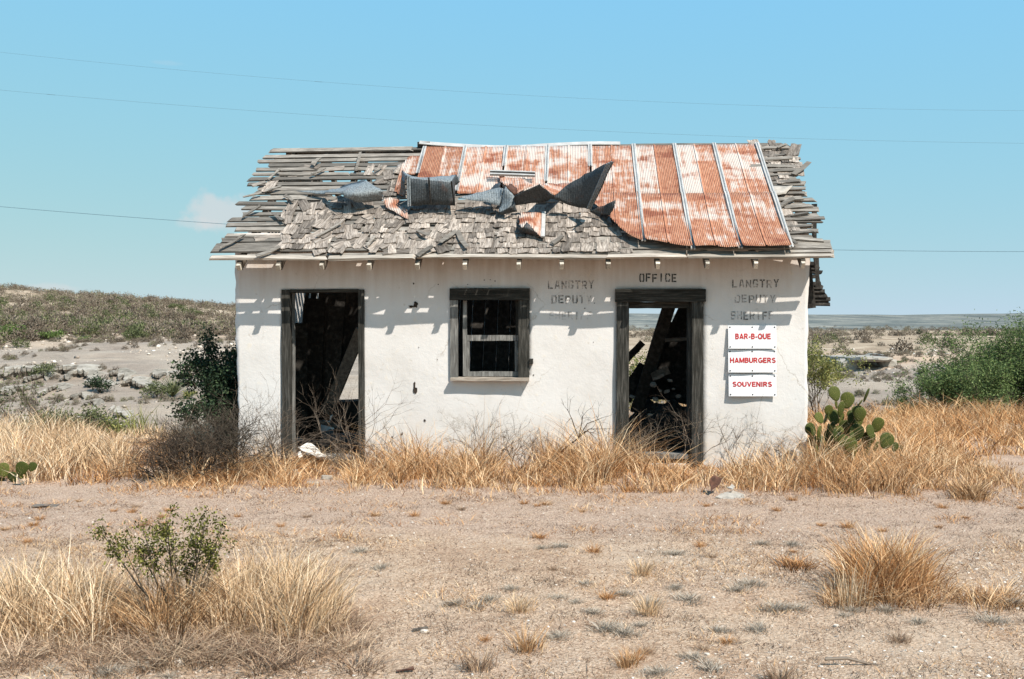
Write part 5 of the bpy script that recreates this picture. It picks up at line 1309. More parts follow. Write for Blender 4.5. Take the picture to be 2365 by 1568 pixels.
clump('grass_clump', [('pale', 3600, (-60, 270), (1390, 1490), .46, (.004, .008), (.1, .9), .55), ('stub', 2600, (-60, 330), (1420, 1560), .14, (.004, .007), (.4, 2.2), .6)], 'tall pale dry grass clump at the bottom left edge', 'grass')
clump('grass_clump', [('straw', 2500, (200, 560), (1400, 1490), .42, (.004, .007), (.15, 1.2), .5), ('stub', 3000, (230, 580), (1440, 1545), .16, (.004, .007), (.4, 2.2), .6)], 'brown dry grass clump around the foot of the creosote bush', 'grass')
clump('grass_clump', [('pale', 3800, (500, 780), (1380, 1480), .44, (.004, .008), (.1, .9), .58), ('stub', 3000, (480, 860), (1420, 1550), .15, (.004, .007), (.4, 2.2), .55)], 'tall straw grass clump right of the creosote bush', 'grass')
clump('grass_clump', [('orange', 2600, (1965, 2125), (1325, 1385), .42, (.004, .009), (.15, 1.0), .6), ('straw', 1500, (1920, 2190), (1350, 1405), .22, (.004, .007), (.4, 1.9), .45), ('pale', 60, (1960, 2120), (1340, 1385), .66, (.005, .008), (.1, .6), .8)], 'tall orange dry grass clump at the front right', 'grass')
clump('grass_clump', [('pale', 170, (1945, 1975), (1385, 1408), .34, (.003, .006), (.02, .28), .7)], 'narrow pale upright stalks left of the orange clump', 'grass')
clump('grass_clump', [('straw', 900, (2215, 2270), (1135, 1160), .24, (.005, .010), (.4, 1.1), .35)], 'rounded brown grass hummock at the right on the track edge', 'grass')
clump('grass_clump', [('straw', 700, (2210, 2380), (1375, 1415), .14, (.004, .007), (.5, 1.6), .35)], 'flattened brown grass at the right edge of the yard', 'grass')
clump('grass_clump', [('orange', 420, (1800, 1870), (1300, 1312), .10, (.004, .008), (.5, 1.4), .4)], 'small orange tuft left of the tall right clump', 'grass')
TM = []
for k in range(4):
    rng = np.random.default_rng(500 + k); n = 150; P = np.stack([rng.normal(0, .03, n), rng.normal(0, .03, n), np.zeros(n) - .01], -1)
    TM.append(blade_mesh('blades', P, rng.uniform(.05, .16, n), rng.uniform(.003, .006, n), np.arctan2(P[:, 1], P[:, 0]) + rng.normal(0, .5, n), rng.uniform(.2, 1.1, n), np.clip(rng.normal(.5, .22, n), 0, 1), 3, .1, rng)); TM[-1].materials.append(M[('straw', 'pale', 'orange', 'stub')[k]])
def tuft(u, v, k, s, lb, grp='small tufts in the yard', zsc=1.0):
    s *= .82; p = gp(u, v); o = bpy.data.objects.new('grass_tuft', TM[k]); COL.objects.link(o); o.location = (p.x, p.y, gz1(p.x, p.y)); o.scale = (s, s, s * zsc); o.rotation_euler.z = (u * 7 + v) % 6.28
    return tag(o, lb, 'grass tuft', grp)
for u, v, k, s, lb in [(1215, 1500, 0, 1.3, 'upright straw tuft near the bottom middle'), (1105, 1545, 3, 1.2, 'greyish tuft at the bottom middle'), (1195, 1410, 1, 1.15, 'pale tuft beside the grey herbs in the middle yard'), (1495, 1415, 1, 1.2, 'pale narrow tuft in the centre right yard'), (1480, 1330, 1, 1.2, 'wispy pale tuft far in the centre right yard'), (1445, 1535, 0, .9, 'short tuft at the bottom right of the middle'), (1800, 1572, 3, 1.0, 'dark tuft at the very bottom edge')]:
    tuft(u, v, k, s, lb)
rt = random.Random(44)
for _ in range(70):
    v = rt.uniform(1155, 1290) if rt.random() < .6 else rt.uniform(1290, 1568)
    u = rt.uniform(0, 2364)
    if (u < 850 and v > 1250) or (u > 1900 and 1250 < v < 1430): continue
    tuft(u, v, rt.choice((0, 2, 2, 3)), rt.uniform(.45, .95), 'little low dry tuft ' + place(u, v), 'little tufts ' + place(u, v), .6)
HM = []
for k in range(4):
    rng = np.random.default_rng(520 + k); n = 260; a = rng.uniform(0, 6.28, n); q = np.minimum(np.abs(rng.normal(0, .05, n)), .085)
    P = np.stack([np.cos(a) * q * 1.5, np.sin(a) * q, -.004 + 0 * q], -1)
    me = blade_mesh('herb', P, (.012 + .045 * np.exp(-(q / .08) ** 2)) * rng.uniform(.4, 1.2, n), rng.uniform(.003, .007, n), a + rng.normal(0, 1, n), rng.uniform(.2, 1.6, n), np.clip(rng.normal(.72, .3, n), 0, 1), 3, .1, rng); me.materials.append(M['herb']); HM.append(me)
herbs = [(1050, 1392), (1100, 1398), (1130, 1385), (1330, 1388), (1370, 1412), (1290, 1378), (1440, 1372), (1500, 1395), (1560, 1360), (1590, 1385), (1400, 1450), (1440, 1460), (1480, 1440), (1730, 1350), (1700, 1362), (1790, 1405), (1840, 1402), (1970, 1410), (2010, 1398), (2045, 1412), (1950, 1420),
         (830, 1270), (1250, 1265), (1290, 1262), (1560, 1282), (1760, 1258), (1830, 1260), (1600, 1520), (1640, 1545), (320, 1540), (250, 1555), (390, 1560), (2340, 1400), (2290, 1440), (120, 1555), (1290, 1470), (1350, 1350), (880, 1310), (1180, 1360), (1520, 1555), (1660, 1455), (1750, 1450), (2120, 1440)]
for k, (u, v) in enumerate(herbs):
    p = gp(u, v); o = bpy.data.objects.new('silver_herb', HM[k % 4]); COL.objects.link(o); o.location = (p.x, p.y, gz1(p.x, p.y)); s = rt.uniform(.6, 1.15); o.scale = (s, s, s * rt.uniform(.7, 1.1)); o.rotation_euler.z = rt.uniform(0, 6.28)
    tag(o, 'low grey silvery herb cushion ' + place(u, v), 'herb', 'silver herbs ' + place(u, v))

# ------------------------------------------------------------------ shrubs near the building
p = gp(425, 1445)
cr_ = empty('creosote_bush', p); tag(cr_, 'olive green creosote bush rising from the front left grass', 'bush'); segs = []; tips = []; rr = random.Random(31)
for (u, v) in [(232, 1225), (300, 1240), (330, 1215), (365, 1200), (385, 1195), (400, 1250), (450, 1215), (475, 1205), (515, 1215), (520, 1240), (490, 1280), (350, 1260), (430, 1290), (285, 1260), (455, 1260)]:
    q = at(u, v, p.y + rr.uniform(-.18, .18)); m_ = p.lerp(q, .5) + Vector((rr.uniform(-.04, .04), rr.uniform(-.04, .04), -.02)); pr = p + Vector((rr.uniform(-.06, .06), rr.uniform(-.06, .06), -.02)); last = None
    pts = [pr.lerp(m_, .5) + Vector((rr.uniform(-.02, .02), 0, 0)), m_, m_.lerp(q, .5), q]
    pv = pr
    for k, x in enumerate(pts): segs.append((pv.copy(), x.copy(), .008 - .0016 * k, .0064 - .0016 * k)); pv = x
    for _ in range(6):
        b0 = pts[1].lerp(q, rr.uniform(.25, .95)); grow(rr, b0, (q - pts[2]).normalized() + Vector((rr.gauss(0, .5), rr.gauss(0, .5), rr.gauss(0, .3))), .07, .002, 0, segs, tips, nseg=3)
wood_obj('branches', segs, M['stem'], cr_, np.array(p), np.random.default_rng(31)); rng = np.random.default_rng(32)
tp_ = np.array([t[0] for t in tips]); idx = rng.integers(0, len(tp_), 3800); C = tp_[idx] + rng.normal(size=(3800, 3)) * np.array([.02, .02, .026]); V, Q = leaves(C - np.array(p), rng.uniform(.012, .022, 3800), rng, 0, .6)
link('foliage', npmesh('foliage', V, Q, tint=np.clip(rng.normal(.5, .3, 3800), 0, 1)), M['creosote'], cr_)

bp = at(512, 1090, 12.6); bp.z = 0
shrub('evergreen_shrub', bp, 1.24, .17, 10, 3, 'dark leafy evergreen shrub against the left end wall', 'shrub', 41, 'darkleaf', 9500, .042, .10, 'stem', .02, 3, .2, .4, minz=.35, asp=.6)
bp = at(530, 1090, 12.3); bp.z = 0
shrub('evergreen_shrub', bp, .9, .2, 7, 3, 'smaller dark shrub tucked behind the left corner of the wall', 'shrub', 42, 'darkleaf', 9000, .042, .12, 'stem', .018, 3, .2, .5, minz=.1, asp=.6)
for k, (u, v, h, spd, st, lb) in enumerate([(440, 1108, .80, 1.3, 46, 'tangled heap of dead brush at the left corner of the building'), (510, 1100, .95, .8, 44, 'dark dead brush in front of the evergreen shrub'), (385, 1110, .55, 1.4, 30, 'low brown dead brush at the end of the left grass')]):
    p = gp(u, v); shrub('dead_brush', p, h, spd, st, 3, lb, 'dead brush', 60 + k, None, stemmat='stem' if k == 1 else 'brush', r0=.009, nb=3, curl=.5, sp=.8, grav=-.02)
for k, (u, v, h, spd, st, dp, lb, gr) in enumerate([
    (610, 1092, 1.05, .5, 14, 3, 'leafless grey twiggy bush left of the left doorway', 0), (665, 1090, .72, .5, 7, 3, 'leafless twigs against the left jamb of the left door', 0),
    (832, 1062, 1.1, .55, 10, 3, 'bare thorny bush leaning in the left doorway', 0), (800, 1075, .5, .9, 8, 3, 'low tangle of bare twigs across the left threshold', 0), (880, 1085, .55, .7, 6, 2, 'arching bare stems right of the left door', 0),
    (1120, 1090, .78, .7, 12, 3, 'bare twiggy bush below the window', 0), (1190, 1095, .62, .7, 10, 3, 'second bare bush right below the window', 0), (1480, 1085, .66, .8, 14, 3, 'leafless bush at the left jamb of the right door', 0), (1590, 1080, .85, .5, 7, 3, 'bare thorny bush in front of the right doorway', 0),
    (1700, 1085, .75, .45, 6, 3, 'thin leafless bush below the white signs', 0), (1800, 1085, .55, .8, 10, 3, 'low bare bush at the right end of the wall', 0), (1415, 1085, .5, .6, 5, 3, 'small leafless bush left of the right door frame', 0)]):
    p = gp(u, v); p.y = min(p.y, 11.35); shrub('leafless_bush', p, h, spd, st, dp, lb, 'bush', 80 + k, None, stemmat='twig', r0=.006, nb=3, curl=.45, sp=.65, grav=.02)
# the thick dead branch that leans right below the window
p = gp(1240, 1090); rr = random.Random(9); segs = []; tips = []; q = at(1335, 1012, p.y)
rt_ = empty('dead_branch', p); tag(rt_, 'thick dead branch leaning right out of the grass near the window', 'branch')
segs.append((p.copy(), p.lerp(q, .5) + Vector((0, 0, .01)), .016, .013)); segs.append((p.lerp(q, .5) + Vector((0, 0, .01)), q.copy(), .013, .010))
for (u, v) in [(1310, 945), (1390, 965), (1400, 990), (1370, 1000), (1345, 960)]:
    e = at(u, v, p.y + rr.uniform(-.1, .1)); m_ = q.lerp(e, .5) + Vector((rr.uniform(-.04, .04), 0, .05)); segs.append((q.copy(), m_, .008, .006)); segs.append((m_, e, .006, .003))
    for _ in range(4): grow(rr, m_.lerp(e, rr.random()), (e - q).normalized() + Vector((rr.gauss(0, .6), rr.gauss(0, .4), rr.gauss(0, .6))), .16, .003, 1, segs, tips, 2, .6, .4)
wood_obj('branches', segs, M['stem'], rt_, np.array(p), np.random.default_rng(9))
# tall seed stalks below the window
p = gp(1125, 1085); rng = np.random.default_rng(77); n = 26; P = np.array([gp(u, 1085) for u in rng.uniform(1090, 1160, n)])
rt_ = empty('seed_stalks', p); tag(rt_, 'thin tall seed stalks reaching up below the window sill', 'stalks')
link('blades', blade_mesh('blades', P - np.array(p), rng.uniform(.5, .95, n), rng.uniform(.004, .007, n), rng.uniform(0, 6.28, n), rng.uniform(.02, .2, n), rng.uniform(.3, .8, n), 4, .0, rng), M['straw'], rt_)

# prickly pear
def pad_mesh():
    n, m_ = 14, 5; V = []; F = []
    for j in range(-m_, m_ + 1):
        q = math.sqrt(max(0, 1 - (j / m_) ** 2)) if abs(j) < m_ else 0.02
        for i in range(n):
            a = i / n * 6.2832; r = 1.0; x = math.sin(a); z = -math.cos(a)
            wz = .80 + .20 * z
            V.append((x * wz * (.55 + .45 * q) * (1 if abs(j) < m_ else .0 + .5), .13 * (j / m_) , z * (.55 + .45 * q) * (1 if abs(j) < m_ else .5) + 1))
    R_ = 2 * m_ + 1
    for j in range(R_ - 1):
        for i in range(n): F.append((j * n + i, j * n + (i + 1) % n, (j + 1) * n + (i + 1) % n, (j + 1) * n + i))
    F.append(tuple(range(n - 1, -1, -1))); F.append(tuple((R_ - 1) * n + i for i in range(n)))
    nb_ = len(F); rc = random.Random(2)
    for k in range(46):
        a = rc.uniform(0, 6.28); q = 1.0 if k < 22 else rc.uniform(.15, .9); x = math.sin(a) * q; z = -math.cos(a) * q; x *= .80 + .20 * z; z += 1
        d = Vector((x * .8, rc.choice((-1, 1)) * (.15 if q == 1.0 else .9), (z - 1) * .8)).normalized(); y = 0 if q == 1.0 else math.copysign(.11, d.y); b = len(V); p = Vector((x * .97, y, z))
        sd = d.cross(Vector((.3, .5, .8))).normalized() * .022
        V += [tuple(p - sd), tuple(p + sd), tuple(p + d * .13)]; F.append((b, b + 1, b + 2))
    me = pymesh('pad', V, F, True); me.materials.append(M['cactus']); me.materials.append(M['pale']); me.polygons.foreach_set('material_index', np.array([0] * nb_ + [1] * (len(F) - nb_), np.int32))
    a_ = me.attributes.new('tint', 'FLOAT', 'FACE'); a_.data.foreach_set('value', np.full(len(F), .7, np.float32)); return me
PADM = pad_mesh()
def cactus(name, base, pads, label, Y):
    root = empty(name, base); tag(root, label, 'cactus')
    rc = random.Random(3)
    for (u, v, r, tilt, yaw) in pads:
        rad = r / 2298 * Y * 1.14
        o = bpy.data.objects.new('pad', PADM); COL.objects.link(o); o.parent = root
        d = Matrix.Rotation(yaw, 4, 'Z') @ Matrix.Rotation(rc.uniform(-.25, .25), 4, 'X'); d = Matrix.Rotation(math.radians(tilt), 4, 'Y') @ d
        c = at(u, v, Y + rc.uniform(-.3, .3)); upv = d @ Vector((0, 0, 1))
        o.matrix_local = Matrix.Translation(c - upv * rad - Vector(base)) @ d @ Matrix.Scale(rad, 4)
cb = gp(1960, 1090); cb.y = 11.2; cb.x = (1962 - 1182) / FD * 11.2
S8 = 1 / 2.613 / 1.0575
rpd = random.Random(8)
PADS = [(360, 735, 44, -15, .2), (440, 778, 48, 10, -.3), (562, 745, 42, 18, 1.1), (355, 885, 46, 0, .1), (262, 890, 34, -25, .4), (308, 880, 46, 5, 1.4), (207, 965, 42, -40, .3), (260, 985, 42, 5, 1.0), (430, 960, 52, 8, -.2), (500, 905, 56, 5, .3), (520, 868, 40, 15, -.4), (633, 935, 46, 20, .2),
        (690, 1036, 48, 25, -.1), (572, 1030, 54, 10, .3), (480, 1050, 44, -5, .9), (380, 1070, 46, 0, -.5), (290, 1058, 48, -15, .3), (540, 1095, 46, 5, -.2), (460, 1115, 46, 0, .2), (745, 1075, 28, 30, .3), (342, 960, 40, -5, .7), (400, 835, 46, 5, .8), (515, 805, 34, 35, 1.2), (330, 1010, 44, 10, 0), (420, 1040, 46, -10, .4), (620, 1080, 40, 20, .9), (230, 1040, 40, -20, -.4), (500, 985, 50, 0, -.1), (775, 1085, 22, 10, 0), (370, 800, 30, -20, 1.0)]
PADS += [(rpd.uniform(220, 640), rpd.uniform(960, 1110), rpd.uniform(32, 48), rpd.uniform(-30, 30), rpd.uniform(-.6, 1.2)) for _ in range(14)] + [(rpd.uniform(300, 520), rpd.uniform(830, 960), rpd.uniform(30, 44), rpd.uniform(-25, 25), rpd.uniform(-.4, 1.2)) for _ in range(6)]
cactus('prickly_pear', cb, [(*C8(x, y), r * S8, t, yw) for x, y, r, t, yw in PADS], 'large prickly pear cactus at the right corner of the building', 11.2)
cb = gp(45, 1112); cactus('prickly_pear', cb, [(8, 1085, 15, -10, .3), (0, 1100, 14, 0, .1), (50, 1082, 15, 20, .2), (55, 1098, 13, 0, 1.0), (75, 1078, 10, 25, .3), (30, 1102, 12, -20, .2)], 'small prickly pear at the left edge of the grass', cb.y)

# shrubs right of the building
def base_at(u, Y, z=None): 
    x = (u - 1182) / FD * Y; return Vector((x, Y, gz1(x, Y)))
shrub('mesquite_shrub', base_at(2200, 19.5), 1.5, .75, 12, 3, 'rounded bright green mesquite shrub at the right, nearest the building', 'shrub', 51, 'green', 17000, .055, .17, 'stem', .018, 4, .25, .6, asp=.35)
shrub('mesquite_shrub', base_at(2125, 20.3), .95, .9, 12, 3, 'low grey-green mesquite spreading left of the bright one', 'shrub', 52, 'green', 8500, .05, .15, 'twig', .014, 4, .3, .7, asp=.35)
shrub('mesquite_shrub', base_at(2330, 20.5), 2.3, .55, 11, 3, 'tall lacy green mesquite at the right edge of the picture', 'shrub', 53, 'green', 30000, .055, .20, 'stem', .022, 4, .22, .55, asp=.35)
shrub('mesquite_shrub', base_at(2450, 19.8), 2.3, .6, 10, 3, 'tall mesquite partly cut by the right edge', 'shrub', 54, 'green', 22000, .055, .20, 'stem', .022, 4, .22, .55, asp=.35)
shrub('mesquite_shrub', base_at(2270, 20.0), 1.7, .6, 9, 3, 'bright green mesquite between the round and the tall ones', 'shrub', 55, 'bright', 11000, .055, .18, 'stem', .018, 4, .25, .6, asp=.35)
shrub('yellow_shrub', base_at(1885, 17.0), 1.25, .4, 9, 3, 'yellow-green shrub just behind the right end wall', 'shrub', 56, 'yellowleaf', 6500, .045, .12, 'twig', .012, 3, .3, .6)
shrub('yellow_shrub', base_at(1490, 19.5), 1.45, .55, 9, 3, 'yellow-green bush seen through the right doorway', 'shrub', 57, 'yellowleaf', 5500, .06, .16, 'twig', .012, 3, .3, .6)
shrub('leafless_bush', base_at(1560, 21.0), 1.5, .6, 10, 3, 'grey brush seen through the top of the right doorway', 'bush', 58, 'scrub', 4000, .06, .2, 'twig', .012, 3, .3, .6)

# ------------------------------------------------------------------ rock ledges of the gully bank
def ledge(u, v, lpx, thick, depth, label, seed, rz=0.0, grp='rock ledges on the gully bank', rec=.35):
    """a broken lip of rock: it overhangs a recess in front and runs out into the ground behind and at both ends"""
    c = gpt(u, v); L = lpx / FD * c.y; rr = random.Random(seed); n = 26; V = []; F = []
    off = 0; 
    for i in range(n + 1):
        f = i / n; tp = max(.0, min(1, 4.5 * f, 4.5 * (1 - f))) ** .7; x = c.x + (f - .5) * L
        off = off * .6 + rr.uniform(-.16, .16); y0 = c.y + off + math.sin(rz) * (f - .5) * L + .25 * math.sin(f * 5 + seed)
        t_ = thick * tp * rr.uniform(.75, 1.15)
        g = gz(np.array([x] * 4), np.array([y0, y0 + depth * .3, y0 + depth, y0 + rec]))
        top = g[0] + t_ + .02
        V += [(x, y0 + rec, g[3] - .12), (x + rr.uniform(-.04, .04), y0 + rec * .5 * tp, g[0] + t_ * .42), (x, y0 + .03, top - t_ * .45), (x, y0 + rr.uniform(-.03, .03), top), (x, y0 + depth * .3, max(g[1] + .02, top + rr.uniform(-.02, .05) * t_)), (x, y0 + depth, g[2] - .10)]
    for i in range(n):
        for k in range(5): a = i * 6 + k; F.append((a, a + 6, a + 7, a + 1))
    o = link('rock_ledge', pymesh('rock_ledge', V, F), M['rock']); tag(o, label, 'rock', grp)
def C7(x, y): return (x / 2.852 / 1.0575, (y / 2.852 + 680) / 1.0575)
for k, (x, y, l, th, dp, lb) in enumerate([(110, 695, 210, .40, 3.0, 'long dark-shadowed ledge at the left edge of the bank'), (445, 672, 150, .32, 2.6, 'flat ledge high on the left bank'), (530, 725, 150, .30, 2.2, 'sloping slab under the high ledge on the left bank'), (815, 722, 120, .28, 2.0, 'ledge right of the dark green bank shrub'), (930, 762, 150, .32, 2.0, 'cracked slab in the middle of the left bank'), (1090, 695, 80, .22, 1.8, 'small ledge above the sotol on the left bank'),
    (75, 810, 110, .24, 1.6, 'low grey slab at the left edge behind the dead shrub'), (340, 812, 90, .2, 1.5, 'thin slab on the left bank beside the dead shrub'), (540, 845, 80, .18, 1.2, 'pale loose slab low on the left bank'), (630, 888, 70, .16, 1.0, 'small tilted slab below the pale one'), (810, 968, 130, .18, 1.0, 'lowest crack ledge on the grey bank'), (1290, 745, 90, .22, 1.6, 'ledge just left of the evergreen shrub'), (650, 760, 120, .22, 1.6, 'broken ledge below the dark green bank shrub'), (240, 720, 110, .22, 1.8, 'rubble ledge under the green bank shrub')]):
    ledge(*C7(x, y), l / 2.852 / 1.0575 * 1.5, th * .85, dp, lb, 600 + k, rz=R.uniform(-.15, .15))
c_ = gpt(*C8(610, 585)); rr = random.Random(12); V = []; F = []; n = 18; Lw = 270 * S8 / FD * c_.y
outl = [((i / (n // 2 - 1) - .5) * Lw * rr.uniform(.92, 1.05), rr.uniform(-.15, .15) - .5 * math.sin(i / (n // 2 - 1) * 3.14)) for i in range(n // 2)] + [((.5 - i / (n // 2 - 1)) * Lw * 1.35, 4.6 + rr.uniform(-.3, .3)) for i in range(n // 2)]
for dz, ins in ((.50, 0), (.40, -.03), (.33, .10)):
    for k, (x, y) in enumerate(outl): V.append((c_.x + x * (1 - ins * .4), c_.y + y + (ins if k < n // 2 else 0), c_.z + dz + rr.uniform(-.03, .03) + (.0 if k < n // 2 else -.04)))
for j_ in range(2):
    for k in range(n): F.append((j_ * n + (k + 1) % n, j_ * n + k, (j_ + 1) * n + k, (j_ + 1) * n + (k + 1) % n))
F.append(tuple(range(n))); F.append(tuple(2 * n + k for k in range(n - 1, -1, -1)))
tag(link('rock_ledge', pymesh('rock_ledge', V, F), M['rock']), 'overhanging rock ledge above a dark hollow on the right bank', 'rock', 'rock ledges on the gully bank')
for k, (dx, dy, sx, sy, sz, lb) in enumerate([(-.5, .75, .5, .5, .42, 'crumbling block under the left end of the overhanging ledge'), (.42, .6, .45, .5, .42, 'crumbling block under the right end of the overhanging ledge'), (.0, 1.7, 1.1, .6, .4, 'rock wall deep in the hollow under the ledge')]):
    o = link('rock_block', rockmesh(640 + k, sx, sy, sz, 2), M['rock']); o.location = (c_.x + dx * Lw, c_.y + dy, c_.z + .12); tag(o, lb, 'rock', 'rock ledges on the gully bank')
ledge(*C8(380, 548), 170 * S8, .16, 1.6, 'thin ledge left of the overhang on the right bank', 652)
ledge(*C8(640, 508), 120 * S8, .14, 1.6, 'thin upper ledge above the overhang on the right bank', 653)
rng = np.random.default_rng(700); n = 9000; y = rng.uniform(24, 58, n); a = np.where(rng.uniform(0, 1, n) < .6, rng.uniform(-.58, -.24, n), rng.uniform(.27, .58, n)); x = a * y
dn = vnoise(x * .35, y * .25, 90) + .25 * sstep(36, 44, y) - .12; kp = rng.uniform(0, 1, n) < sstep(.45, .8, dn); P = zs(np.stack([x, y, y * 0], -1)[kp]); n = len(P)
pebbles('bank_stones', P, .025 + .12 * rng.uniform(0, 1, n) ** 4, rng, np.clip(rng.normal(.5, .25, n), 0, 1), 'loose pale stones strewn over the gully banks')

# ------------------------------------------------------------------ scrub on the hillside and the plain
def bush_proto(seed, mat, n=420, wlen=(.07, .20), asp=.17):
    rng = np.random.default_rng(seed); a = rng.uniform(0, 6.28, n); q = rng.uniform(0, 1, n) ** .5; el = np.arccos(rng.uniform(0, 1, n)); r = rng.uniform(.35, 1, n) ** .6
    lump = 1 + .3 * np.sin(a * 3 + seed) * np.sin(el * 4 + seed)
    C = np.stack([np.cos(a) * np.sin(el) * .55 * r * lump, np.sin(a) * np.sin(el) * .55 * r * lump, np.cos(el) * .75 * r * lump + .05], -1)
    d = C + np.array([0, 0, .25]) + rng.normal(size=(n, 3)) * .35; d /= np.linalg.norm(d, axis=1, keepdims=True); L = rng.uniform(*wlen, n)[:, None]
    b = np.cross(d, rng.normal(size=(n, 3))); b /= np.linalg.norm(b, axis=1, keepdims=True)
    V = np.stack([C - d * L * .5, C - b * L * asp, C + d * L * .5, C + b * L * asp], 1).reshape(-1, 3); Q = np.arange(n * 4).reshape(n, 4)
    t = np.clip(rng.normal(.35 + .09 * (seed % 6), .2, n), 0, 1); me = npmesh('scrub_bush', V, Q, tint=t); me.materials.append(M[mat]); return me, V, Q, t
BP = [bush_proto(804 + k, 'scrubg' if k == 2 else 'scrub') for k in range(6)]
rng = np.random.default_rng(810)
def hill_pts():
    L = []
    n = 5200; y = 44 * (170 / 44) ** rng.uniform(0, 1, n); a = rng.uniform(-.64, -.02, n); x = a * y
    d = vnoise(x * .10, y * .07, 95) * .6 + vnoise(x * .3, y * .2, 96) * .4 + .22 * np.exp(-((y - 56) / 9) ** 2) + .12 * sstep(85, 140, y) + .10
    k = rng.uniform(0, 1, n) < sstep(.40, .72, d) * .62; L.append(np.stack([x[k], y[k], rng.uniform(.3, 1.0, k.sum())], -1))
    n = 3600; y = 50 * (520 / 50) ** rng.uniform(0, 1, n); a = rng.uniform(.02, .66, n); x = a * y
    d = vnoise(x * .08, y * .05, 97) * .6 + vnoise(x * .3, y * .2, 98) * .4 + .25 * sstep(95, 160, y) - .14 * (1 - sstep(60, 95, y))
    k = rng.uniform(0, 1, n) < sstep(.42, .74, d) * .6; L.append(np.stack([x[k], y[k], rng.uniform(.3, 1.1, k.sum())], -1))
    n = 2200; y = rng.uniform(25, 50, n); a = np.where(rng.uniform(0, 1, n) < .6, rng.uniform(-.6, -.24, n), rng.uniform(.27, .6, n)); x = a * y; k = vnoise(x * .3, y * .4, 99) > .46
    L.append(np.stack([x[k], y[k], rng.uniform(.06, .30, k.sum()) ], -1))
    return np.concatenate(L)
HP = hill_pts(); HP[:, 2] *= np.interp(HP[:, 1], [40, 150, 500], [1, 1.15, 1.5])
size = HP[:, 2] / HP[:, 1]; vis = np.abs(HP[:, 0] / HP[:, 1]) < .52
hid = (HP[:, 0] / HP[:, 1] > -.27) & (HP[:, 0] / HP[:, 1] < .29); order = np.argsort(-(size * np.where(vis & ~hid, 1, .001)))
gzz = gz(HP[:, 0], HP[:, 1])
for i in order[:290]:
    x, y, s = HP[i]; o = bpy.data.objects.new('scrub_bush', BP[i % 6][0]); COL.objects.link(o); o.location = (x, y, gzz[i] - .03); o.rotation_euler.z = rng.uniform(0, 6.28); o.scale = (s * 1.25, s * 1.25, s)
    u_ = UX(x, y); left = x < 0
    if y < 44: lb = 'small dry bush on the rocky left bank' if left else 'small dry bush on the pale right bank'
    elif left: lb = 'grey leafless scrub bush ' + ('low' if y < 54 else 'midway' if y < 75 else 'high') + ' on the left hillside ' + ('at the picture edge' if u_ < 170 else 'in its middle' if u_ < 360 else 'near the building')
    else: lb = 'grey scrub bush on the right plain ' + ('near the building' if u_ < 2050 else 'behind the mesquites')
    tag(o, lb, 'bush', 'scrub: ' + lb)
VV = []; QQ = []; TT = []; n0 = 0
for i in order[290:]:
    x, y, s = HP[i]; _, V, Q, t = BP[i % 6]; a = rng.uniform(0, 6.28); c, sn = math.cos(a), math.sin(a)
    sub = 1 if y < 80 else 2
    if sub == 2: V = V.reshape(-1, 4, 3)[::2].reshape(-1, 3); Q = np.arange(len(V)).reshape(-1, 4); t = t[::2]
    k2 = 1.25 * s * (1.0 if sub == 1 else 1.12)
    W_ = np.stack([(V[:, 0] * c - V[:, 1] * sn) * k2 + x, (V[:, 0] * sn + V[:, 1] * c) * k2 + y, V[:, 2] * s * 1.05 + gzz[i] - .03], -1)
    VV.append(W_); QQ.append(Q + n0); n0 += len(V); TT.append(t)
tag(link('distant_scrub', npmesh('distant_scrub', np.concatenate(VV), np.concatenate(QQ), tint=np.concatenate(TT)), M['scrub']), 'thick grey scrub covering the far hillside and plain', kind='stuff')

def green_bush(u, v, wpx, hpx, mat, label, seed, n=900, name='green_bush'):
    p = gpt(u, v); W_ = wpx / FD * p.y; H_ = hpx / FD * p.y; rng = np.random.default_rng(seed); root = empty(name, p); tag(root, label, 'bush')
    nl = 9; lc = np.stack([rng.uniform(-.36, .36, nl) * W_, rng.uniform(-.3, .3, nl) * W_, rng.uniform(.25, .78, nl) * H_], -1); k = rng.integers(0, nl, n)
    C = lc[k] + rng.normal(size=(n, 3)) * np.array([.11 * W_, .11 * W_, .13 * H_]); C = C[C[:, 2] > 0]; V, Q = leaves(C, rng.uniform(.06, .14, len(C)) * max(W_, .5) * .9, rng, 0, .4)
    link('foliage', npmesh('foliage', V, Q, tint=np.clip(rng.normal(.5, .24, len(C)), 0, 1)), M[mat], root)
    sg = [(Vector((0, 0, -.05)), Vector(lc[i]), .02 * H_, .008 * H_) for i in range(nl)]
    wood_obj('branches', sg, M['stem'], root, np.zeros(3), rng)
